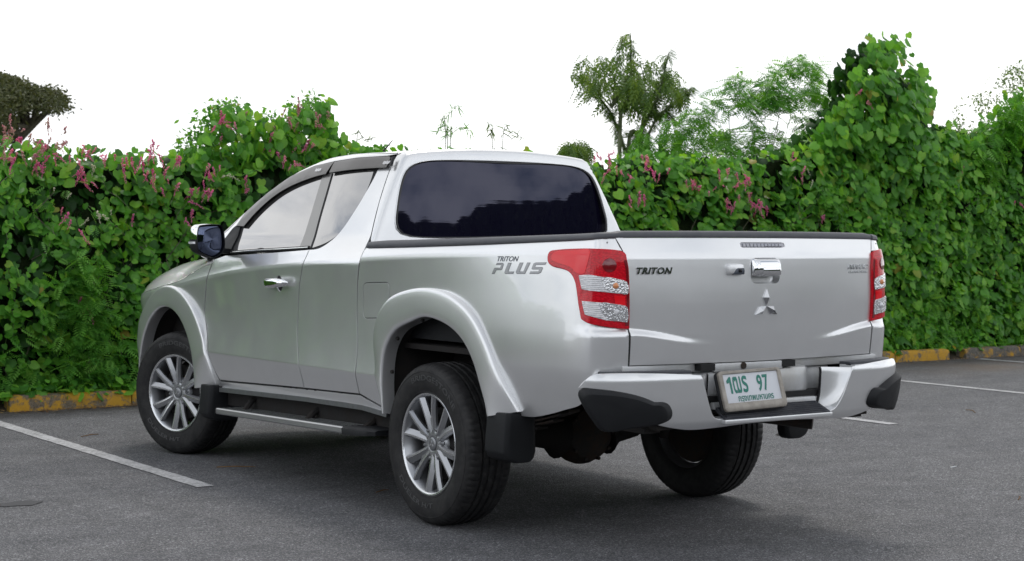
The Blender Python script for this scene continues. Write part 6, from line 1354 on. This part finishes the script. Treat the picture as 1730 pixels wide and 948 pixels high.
# ---- the long vine hedge
hx = [p[0] for p in D['sk_hedge'][1]]; hz = [p[1] for p in D['sk_hedge'][1]]
def htop(x): return np.interp(x, [-9]+hx+[16], [2.0]+hz+[2.4])+.045*MN.noise(Vector((x*3.1, 0, 1)))+.03*MN.noise(Vector((x*9, 0, 5)))
HED = plant('vine_hedge', 'long tall hedge of heart-shaped climbing leaves with pink flower sprays along the kerb', 'hedge', (3, 6.6, 0))
X0, X1 = -8., 13.2
def hedge_pts(n, depth, spread, x0=X0, x1=X1, vis=None):
    o = []
    while len(o) < n:
        x = rnd.uniform(x0, x1)
        if x < -2. and rnd.random() < .6: continue
        t = rnd.random(); top = htop(x); z = .03+(top-.03)*t
        bul = lump(x, z); yf = 6.10+.16*(z/2)**2+bul*.75+depth+abs(rnd.gauss(0, spread))
        if z > top-.16: yf += (z-top+.16)*1.5*rnd.random()
        if rnd.random() < 3.2*(MN.noise(Vector((x*2.4, z*2.8, 11.)))-.02) and depth < .1: continue
        o.append((x, yf, z))
    return np.array(o)
# what the picture shows largest first
P = hedge_pts(15500, 0., .06); vis = (P[:, 0] > -1.5)&((P[:, 0] < 1.3)|(P[:, 0] > 4.6))&(P[:, 0] < 10.5); P = np.vstack([P[vis], P[~vis]])
sz = NR.triangular(.036, .072, .112, len(P))*np.where(P[:, 0] > 5., 1.12, .95); o_ = np.argsort(-(sz*vis[np.argsort(~vis, kind='stable')])); P, sz = P[o_], sz[o_]
leaves('leaf_mass', HEART, P, sz, 'vine_leaf', HED, yaw=.75, pitch=(-1.15, .15), roll=.6, parts=300)
P = hedge_pts(7200, .14, .08); leaves('leaf_mass', HEART, P, NR.uniform(.07, .12, len(P)), 'vine_leaf_shaded', HED, yaw=.7, pitch=(-.9, .2), roll=.6)
# top fringe standing proud and tendrils
o = []
for k in range(1500): x = rnd.uniform(X0, X1); o.append((x, 6.3+rnd.uniform(0, .6), htop(x)+rnd.uniform(-.10, .07)+.06*max(0, MN.noise(Vector((x*5, 1, 2))))))
leaves('leaf_mass', HEART, np.array(o), NR.uniform(.045, .09, len(o)), 'vine_leaf', HED, yaw=1.2, pitch=(-1.4, .2), roll=.7)
# solid dark core added as the shade inside the hedge, then stems
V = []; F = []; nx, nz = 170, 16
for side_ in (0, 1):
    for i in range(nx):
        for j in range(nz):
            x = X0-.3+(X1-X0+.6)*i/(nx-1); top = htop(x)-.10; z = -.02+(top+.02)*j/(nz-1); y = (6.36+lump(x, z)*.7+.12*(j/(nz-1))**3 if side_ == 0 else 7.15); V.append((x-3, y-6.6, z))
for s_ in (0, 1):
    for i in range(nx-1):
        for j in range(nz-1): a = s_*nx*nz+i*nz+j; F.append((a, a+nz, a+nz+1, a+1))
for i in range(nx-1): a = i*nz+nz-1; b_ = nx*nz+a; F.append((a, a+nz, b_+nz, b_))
link('shade_core', mesh('shade_core', V, F), 'hedge_shade', HED)
g = G()
for k in range(230):
    x = rnd.uniform(X0, X1); z = rnd.uniform(.0, 1.0); pts = []
    for t in range(5): pts.append((x-3+rnd.uniform(-.03, .03)+.10*t*rnd.uniform(-1, 1), 6.12+rnd.uniform(0, .10)-6.6+lump(x, z)*.6+.04*t, z+.17*t))
    g.tube(pts, .0035, 4, cap=False)
o = g.obj('stem', 'stem_bark', HED); o['kind'] = 'stuff'
# small-leaved weeds woven into the lower hedge
P = []
while len(P) < 3600:
    x = rnd.uniform(X0, X1); z = abs(rnd.gauss(0, .30)); 
    if MN.noise(Vector((x*1.3, 4, z))) > -.15+z*.25: P.append((x, 5.99-.10*math.exp(-z*8)+rnd.uniform(-.03, .16)+lump(x, z)*.5, .10+z))
leaves('undergrowth', OVAL, np.array(P), NR.uniform(.035, .075, len(P)), 'bright_leaf', HED, yaw=1.2, pitch=(-1.3, .2), roll=.8)
P = []
for x0 in (-.9, -.2, .25, 5.4, 8.9, 9.5, 10.3, 10.9):
    for k in range(60): P.append((x0+rnd.gauss(0, .16), 6.0+rnd.uniform(0, .12), abs(rnd.gauss(.28, .28))+.05))
leaves('undergrowth', FEA, np.array(P), NR.uniform(.10, .20, len(P)), 'feather_leaf', HED, yaw=1.5, pitch=(-1.7, -.4), roll=.9)
P = []
for k in range(420): P.append((rnd.uniform(-1.6, .6) if k < 260 else rnd.uniform(5, 12), 5.88+rnd.uniform(-.03, .10), .10+abs(rnd.gauss(0, .05))))
leaves('kerb_creepers', HEART, np.array(P), NR.uniform(.03, .08, len(P)), 'vine_leaf', HED, yaw=1.2, pitch=(-1.6, -.4), roll=.8)
# trailing vines: strings of small leaves running over the face
P = []; YW = []; g = G()
for k in range(260):
    x = rnd.uniform(X0, X1); z = rnd.uniform(.5, float(htop(x))+.05); dx_, dz_ = rnd.gauss(0, .5), -1.; pts = []
    for t in range(rnd.randrange(7, 20)):
        y = 6.10+.16*(z/2)**2+lump(x, z)*.75-.035+rnd.uniform(-.02, .02); pts.append((x, y, z)); P.append((x+rnd.uniform(-.02, .02), y-.012, z)); dx_ += rnd.gauss(0, .25); x += dx_*.035; z -= .05*rnd.uniform(.5, 1.2)
        if z < .12: break
    if len(pts) > 2: g.tube([(a-3, b_-6.6, c) for a, b_, c in pts], .0022, 3, cap=False)
o = g.obj('vine', 'green_twig', HED); o['kind'] = 'stuff'
leaves('vine_leaves', HEART, np.array(P), NR.uniform(.030, .062, len(P)), 'bright_leaf', HED, yaw=.8, pitch=(-1., .1), roll=.6)
# feathery compound foliage mixed through the face
P = []
while len(P) < 900:
    x = rnd.uniform(X0, X1); z = rnd.uniform(.2, 1.9)
    if MN.noise(Vector((x*1.1, 9, z*1.4))) > .12: P.append((x, 6.04+.16*(z/2)**2+lump(x, z)*.75+rnd.uniform(-.06, .04), z))
leaves('fine_foliage', FEA, np.array(P), NR.uniform(.08, .15, len(P)), 'feather_leaf', HED, yaw=1.2, pitch=(-1.7, -.4), roll=.9)
# ---- flower sprays of the hedge
def spray(seed, n=26, L=.17):
    r_ = random.Random(seed); V = []; F = []; oct_ = [(1, 0, 0), (-1, 0, 0), (0, 1, 0), (0, -1, 0), (0, 0, 1.3), (0, 0, -1.3)]; of = [(0, 2, 4), (2, 1, 4), (1, 3, 4), (3, 0, 4), (2, 0, 5), (1, 2, 5), (3, 1, 5), (0, 3, 5)]
    bx, by = r_.uniform(-.3, .3), r_.uniform(-.2, .1)
    for i in range(n):
        t = i/n; c = (bx*L*t*t+r_.gauss(0, .011*(1.25-t)), -.02+by*L*t+r_.gauss(0, .008), -L*t+r_.gauss(0, .006)); s = .0095*(1.25-.75*t)*r_.uniform(.7, 1.2); k = len(V); a = r_.uniform(0, 3)
        for p in oct_: V.append((c[0]+s*(p[0]*math.cos(a)-p[1]*math.sin(a)), c[1]+s*(p[0]*math.sin(a)+p[1]*math.cos(a)), c[2]+s*p[2]))
        F += [tuple(k+q for q in f) for f in of]
    me = fast_mesh('flower_spray', np.array(V), np.array(F), np.array([r_.random()*.5+.5*(i//6)/n for i in range(len(V))]), smooth=False); return me
SPR = [spray(k, 22+4*k, .11+.025*k) for k in range(5)]
MS = {}
for mt in ('pink_petal', 'white_petal', 'faded_petal'):
    MS[mt] = []
    for s_ in SPR: c = s_.copy(); c.materials.append(MATS[mt]); MS[mt].append(c)
def flowers(pts, mt, sc=1., jit=.0, rep=1):
    for x, z in pts:
        for k in range(rep):
            xx, zz = x+rnd.gauss(0, jit), z+rnd.gauss(0, jit)
            y = 6.02+.16*(zz/2)**2+lump(xx, zz)*.75 if zz < float(htop(xx))-.05 else 6.22+rnd.uniform(0, .2)
            o = bpy.data.objects.new('flower_spray', rnd.choice(MS[mt])); COL.objects.link(o); o.parent = HED; s = sc*rnd.uniform(.65, 1.15)
            # keep the same line of sight as the hedge face at that height
            o.location = (xx-3, y-6.6, zz+.06); o.scale = (s, s, s); o.rotation_euler = (rnd.uniform(-.5, .3), rnd.gauss(0, .55), rnd.uniform(-3, 3))
flowers(D['fl_pink'], 'pink_petal', .62, .035, 2); flowers(D['fl_pale'], 'faded_petal', .7, .07, 3); flowers(D['fl_white'], 'white_petal', .55, .02)

def volume(q, poly, y, dy):
    """rounded crown: deepest in the middle, its long side turned towards the car park"""
    Pp = np.array(poly); d = dist_poly(Pp, q); d = np.clip(d/(d.max()*.7), .12, 1)**.5; t = NR.uniform(-1, 1, len(q))*dy*d
    sl = np.clip((q[:, 0].mean()+4.7)/(y+6.3), 0, 1.3); sz_ = (q[:, 1].mean()-1.3)/(y+6.3)
    ex = Pp.ptp(0).mean()*.028; return np.stack([q[:, 0]+t*sl+NR.normal(0, ex, len(q)), y+t, q[:, 1]+t*sz_+NR.normal(0, ex*.8, len(q))], 1)
def clump_plant(name, label, cat, key, n, T, size, mat, dy=.35, extra=None, clump=.9, sc=3., parts=0, stems=14, ground=0., **k):
    y, poly = D[key]; xs = [p[0] for p in poly]; cx_ = sum(xs)/len(xs); root = plant(name, label, cat, (cx_, y, 0))
    q = inpoly(poly, n, clump=clump, sc=sc, seed=len(key)*1.3+cx_); P = volume(q, poly, y, dy); P = P[np.argsort(P[:, 1])]
    leaves('foliage', T, P, NR.uniform(size[0], size[1], n), mat, root, parts=parts, **k)
    if stems:
        zb = min(p[1] for p in poly)
        for i in range(stems):
            a = P[rnd.randrange(n)]; bx = cx_+(a[0]-cx_)*.3; z0 = ground if i < 2 else zb-.2; pts = []
            for t in np.linspace(0, 1, 6): pts.append((bx+(a[0]-bx)*t**1.3-cx_+rnd.uniform(-.02, .02), (a[1]-y)*t+rnd.uniform(-.02, .02), z0+(a[2]-z0)*t))
            g = G(); rad = .012 if i < 2 else .005; g.tube(pts, [rad*(1-.7*t) for t in np.linspace(0, 1, 6)], 5); g.obj('branch', 'green_twig', root)
    return root
# vine-smothered peak on the right
y, poly = D['sk_mound']; MND = clump_plant('vine_covered_tree', 'tall pointed tree smothered in broad heart-shaped vine leaves, highest peak of the hedge', 'tree', 'sk_mound', 1700, HEART, (.06, .135), 'vine_leaf', dy=.40, clump=.55, sc=4., parts=300, yaw=.5, pitch=(-.9, .05), roll=.4)
q = inpoly([(x, z-.06) for x, z in poly], 1300); P = np.stack([q[:, 0], 6.75+NR.uniform(-.1, .2, len(q)), q[:, 1]], 1); leaves('inner_foliage', HEART, P, NR.uniform(.09, .13, len(q)), 'vine_leaf_shaded', MND, yaw=.6, roll=.6)
# lower front of the peak, hanging curtain of big leaves
P = []
for k in range(1500):
    x = rnd.uniform(8.3, 11.2); z = rnd.uniform(.12, 2.6); P.append((x, 6.02+lump(x, z)*.7+.10*z+rnd.uniform(-.05, .12), z))
leaves('leaf_curtain', HEART, np.array(P), NR.uniform(.05, .125, len(P)), 'vine_leaf', MND, yaw=.5, pitch=(-.8, 0), roll=.4)
g = G()
for k in range(26):
    x, z = poly[rnd.randrange(2, len(poly)-3)]; cx_ = MND.location.x; pts = [(x-cx_, rnd.uniform(-.2, .2), z-.05)]
    for t in range(4): pts.append((pts[-1][0]+rnd.uniform(-.05, .05), pts[-1][1]+rnd.uniform(-.03, .03), pts[-1][2]+rnd.uniform(.0, .05)))
    g.tube(pts, .002, 3, cap=False)
o = g.obj('tendril', 'green_twig', MND); o['kind'] = 'stuff'
g = G(); cx_ = MND.location.x; g.tube([(0, .3, 0), (.05, .3, 1.2), (-.1, .25, 2.2), (-.2, .2, 3.2)], [.06, .05, .03, .01], 8); g.obj('trunk', 'stem_bark', MND)
# loose shrub mound above the hedge behind the cab
LM = clump_plant('climber_mound', 'loose small-leaved mound of climber rising above the hedge left of the cab', 'shrub', 'sk_left', 2600, OVAL, (.035, .065), 'vine_leaf', dy=.30, clump=.75, sc=5., yaw=1.3, pitch=(-1.5, .3), roll=1., stems=30)
q = inpoly(D['sk_left'][1], 620); P = np.stack([q[:, 0], 6.5+NR.uniform(-.2, .1, len(q)), q[:, 1]-.05], 1); leaves('broad_foliage', HEART, P, NR.uniform(.06, .10, len(q)), 'vine_leaf', LM, yaw=.9, roll=.6)
# wispy shoots
def shoots(name, label, cat, keys, mat='feather_leaf', step=.05, size=(.06, .12), T=BLADE, rad=.004, base=0., yaw=1.5):
    y = D[keys[0]][0]; cx_ = D[keys[0]][1][0][0]; root = plant(name, label, cat, (cx_, y, 0), 'weeds poking above the hedge' if cat == 'weed' else None); pts_ = []
    for kk in keys:
        L = [(x, rnd.uniform(-.08, .08), z) for x, z in D[kk][1]]; 
        L = [(L[0][0], 0, base)]+L
        M = _catmull([(a, c) for a, b_, c in L], 6); yy = np.linspace(0, rnd.uniform(-.15, .15), len(M)); M3 = np.stack([M[:, 0], y+yy, M[:, 1]], 1)
        g = G(); g.tube([(p[0]-cx_, p[1]-y, p[2]) for p in M3], [rad*(1.3-t) for t in np.linspace(0, 1, len(M3))], 5); g.obj('branch', 'green_twig', root)
        z0 = D[kk][1][0][1]
        for p in M3:
            if p[2] > z0-.05:
                for j in range(5 if T is not BLADE else 2): pts_.append(p+NR.normal(0, .012, 3))
    leaves('foliage', T, np.array(pts_), NR.uniform(size[0], size[1], len(pts_)), mat, root, yaw=yaw, pitch=(-1.6, .6), roll=1.1); return root
shoots('tall_weed', 'wispy shoots with a curled tip poking up just above the cab roof', 'weed', ['wisp1', 'wisp2', 'wisp5'], step=.04)
shoots('tall_weed', 'thin pinkish seed stalk with drooping blades right of the curled shoots, above the rear window', 'weed', ['wisp3', 'wisp4'], 'olive_leaf')
shoots('tall_weed', 'small faint sprig above the hedge just left of the roof', 'weed', ['wisp6'], 'olive_leaf', size=(.05, .09))
# leucaena tree
TRE = shoots('leucaena_tree', 'slender feathery tree with bare curved limbs and drooping narrow leaves behind the hedge', 'tree', ['br_tree1', 'br_tree2', 'br_tree3', 'br_tree4', 'br_tree5'], 'olive_leaf', T=FEA, size=(.08, .14), rad=.024)
NFEA = feather(6, .2, .20, .075)
BLADE = (np.array([(-.05, 0, 0), (.05, 0, 0), (.045, .06, -.5), (-.045, .06, -.5), (0, .25, -1.)]), np.array([(0, 1, 2), (0, 2, 3), (3, 2, 4)]))
q = inpoly(D['sk_tree'][1], 520, clump=1.45, sc=6.5, seed=2.); P = volume(q, D['sk_tree'][1], 9, .7)
leaves('crown', NFEA, P, NR.uniform(.16, .28, len(q)), 'olive_leaf', TRE, yaw=1.6, pitch=(-1.1, .6), roll=.5)
cx_ = TRE.location.x
for k in range(34):
    a = P[rnd.randrange(len(P))]; b0 = D['br_tree1'][1][4] if a[0] < 7.4 else D['br_tree2'][1][2]
    g = G(); g.tube([(b0[0]-cx_, 0, b0[1]), ((b0[0]+a[0])/2-cx_, (a[1]-9)*.4, (b0[1]+a[2])/2+.05), (a[0]-cx_, a[1]-9, a[2])], [.012, .007, .003], 5); g.obj('branch', 'green_twig', TRE)
for key, lab, n in (('sk_low', 'feathery sapling filling the gap between the slender tree and the right-hand thicket', 900), ('sk_low2', 'small pale feathery bush just right of the cab roof', 380)):
    clump_plant('leucaena_sapling', lab, 'shrub', key, n, NFEA, (.11, .22), 'olive_leaf' if n < 500 else 'feather_leaf', dy=.4, clump=1.0, sc=4., yaw=1.6, pitch=(-.9, .8), roll=.6, stems=12)
clump_plant('feathery_thicket', 'airy thicket of flat feathery fronds with climbing leaves, left of the vine-covered peak', 'shrub', 'sk_clump', 1500, FEA, (.14, .26), 'feather_leaf', dy=.6, clump=1.35, sc=5., yaw=1.6, pitch=(-1.8, -.6), roll=.7, stems=22)
clump_plant('broadleaf_shrub', 'bright green shrub with long compound leaves at the right edge of the hedge', 'shrub', 'sk_right', 1500, FEA, (.16, .28), 'bright_leaf', dy=.35, clump=.6, yaw=1.3, pitch=(-1.7, -.3), roll=.8, stems=10)
q = inpoly(D['sk_right'][1], 700); RS_ = bpy.data.objects['broadleaf_shrub']; leaves('broad_foliage', HEART, np.stack([q[:, 0], 6.55+NR.uniform(-.1, .2, 700), q[:, 1]], 1), NR.uniform(.08, .12, 700), 'vine_leaf', RS_, yaw=.8)
clump_plant('sparse_bush', 'pale sparse bush against the sky behind the right end of the hedge', 'shrub', 'sk_rightbush', 3800, OVAL, (.035, .065), 'olive_leaf', dy=.5, clump=1.1, sc=2.6, yaw=1.5, pitch=(-1.6, .4), roll=1., stems=24)
# seedling in front of the hedge
SD = shoots('leucaena_seedling', 'young feathery seedling growing against the hedge behind the left kerb', 'plant', ['seed'], 'feather_leaf', T=FEA, size=(.05, .08), rad=.005)
P = []
sx = D['seed'][1]
for k in range(330):
    t = rnd.random(); i = min(3, int(t*4)); a = sx[i]; b_ = sx[i+1]; f = t*4-i; wdt = .22*(1-.55*t)+.03; P.append((a[0]+(b_[0]-a[0])*f+rnd.gauss(0, wdt*.6), 5.97+rnd.uniform(-.05, .12), a[1]+(b_[1]-a[1])*f+rnd.uniform(-.05, .05)))
leaves('crown', FEA, np.array(P), NR.uniform(.10, .19, len(P)), 'feather_leaf', SD, yaw=1.5, pitch=(-1.7, -.7), roll=.7)
# far rain tree
y, poly = D['sk_rain']; cx_ = sum(p[0] for p in poly)/len(poly); RT = plant('rain_tree', 'large dark spreading tree far beyond the hedge at the left edge', 'tree', (cx_, y, 0))
q = inpoly(poly, 11000, clump=1.7, sc=.85, seed=5.); P = volume(q, poly, y, 3.); leaves('crown', OVAL, P, NR.uniform(.08, .17, len(q)), 'rain_leaf', RT, yaw=1.6, pitch=(-1.8, .6), roll=1.2)
for kk in ('br_rain', 'br_rain2', 'br_rain3'):
    L = D[kk][1]; L3 = [(x-cx_, rnd.uniform(-.3, .3), z) for x, z in L]; 
    if kk == 'br_rain': L3 = [(L3[0][0], 0, 0)]+L3
    g = G(); g.tube(L3, [.15*(1-.75*t) for t in np.linspace(0, 1, len(L3))], 8); g.obj('trunk' if kk == 'br_rain' else 'limb', 'stem_bark', RT)
for k in range(16):
    a = P[rnd.randrange(len(P))]; b0 = D['br_rain2'][1][1]; g = G(); g.tube([(b0[0]-cx_, 0, b0[1]), ((b0[0]+a[0])/2-cx_, (a[1]-y)*.5, (b0[1]+a[2])/2-.1), (a[0]-cx_, a[1]-y, a[2])], [.08, .05, .02], 5); g.obj('limb', 'stem_bark', RT)
# tree belt across the car park behind the viewer: seen only in the glass
def belt(a): return 6.9+.7*MN.noise(Vector((a*7, 0, 0)))+.35*MN.noise(Vector((a*45, 3, 0)))
P = []
for k in range(9000):
    a = rnd.uniform(math.radians(185), math.radians(335)); R_ = 46+rnd.uniform(-1., 1.); P.append((R_*math.cos(a), R_*math.sin(a), belt(a)*.97*rnd.random()**.5))
leaves('distant_tree_belt', OVAL, np.array(P), NR.uniform(.25, .5, len(P)), 'far_leaf', None, yaw=3., pitch=(-1.5, .5), roll=1.)
V = []; F = []; nb = 900
for k in range(nb):
    a = math.radians(183)+math.radians(154)*k/(nb-1); top = belt(a); V += [(47*math.cos(a), 47*math.sin(a), -.05), (47*math.cos(a), 47*math.sin(a), top), (52*math.cos(a), 52*math.sin(a), top*.9)]
for k in range(nb-1): a = k*3; F += [(a, a+3, a+4, a+1), (a+1, a+4, a+5, a+2)]
tag(link('distant_tree_bank', mesh('distant_tree_bank', V, F), 'far_leaf'), kind='stuff')
# ---- litter: dry leaves along the kerb, straws on the road
P = []
for k in range(900):
    x = rnd.uniform(-2.6, 12) if k > 300 else rnd.uniform(-1.6, 1.2); P.append((x, 5.82-abs(rnd.gauss(0, .07))-(.1 if x < -.95 else 0)*rnd.uniform(-3, 1), .006+rnd.random()*.012))
leaves('leaf_litter', OVAL, np.array(P), NR.uniform(.015, .045, len(P)), 'dry_leaf', None, yaw=3., pitch=(-1.75, -1.4), roll=.3)
P = [(rnd.uniform(-1, 11.5), 5.99+rnd.uniform(-.02, .06), .12) for k in range(2500)]
leaves('verge_weeds', OVAL, np.array(P)-[0, 0, .02], NR.uniform(.02, .06, len(P)), 'bright_leaf', None, yaw=3., pitch=(-2.6, -1.2), roll=1.)
tw = [((-1.05, 4.05), .16, 'leaf of dry brown straw lying across the left bay line', .3), ((.02, 4.9), .14, 'short tan twig on the asphalt beside the front wheel', .1), ((-.9, 2.25), .22, 'thin crossed straws on the asphalt below the front tyre', -.7), ((2.0, -1.02), .12, 'pale straw on the asphalt behind the rear bumper', .5), ((-.6, .95), .10, 'short dark twig on the asphalt left of the rear wheel', .2), ((5.2, 1.9), .2, 'faint straw on the asphalt beyond the bumper corner', .9)]
for (x, y), L, lab, a in tw:
    g = G(); g.tube([(0, 0, .005), (L*.5*math.cos(a), L*.5*math.sin(a), .012), (L*math.cos(a+.15), L*math.sin(a+.15), .006)], [.003, .0035, .002], 5); o = g.obj('twig', 'dry_leaf', None); o.location = (x, y, 0); tag(o, lab, 'twig', 'straws and twigs on the asphalt')
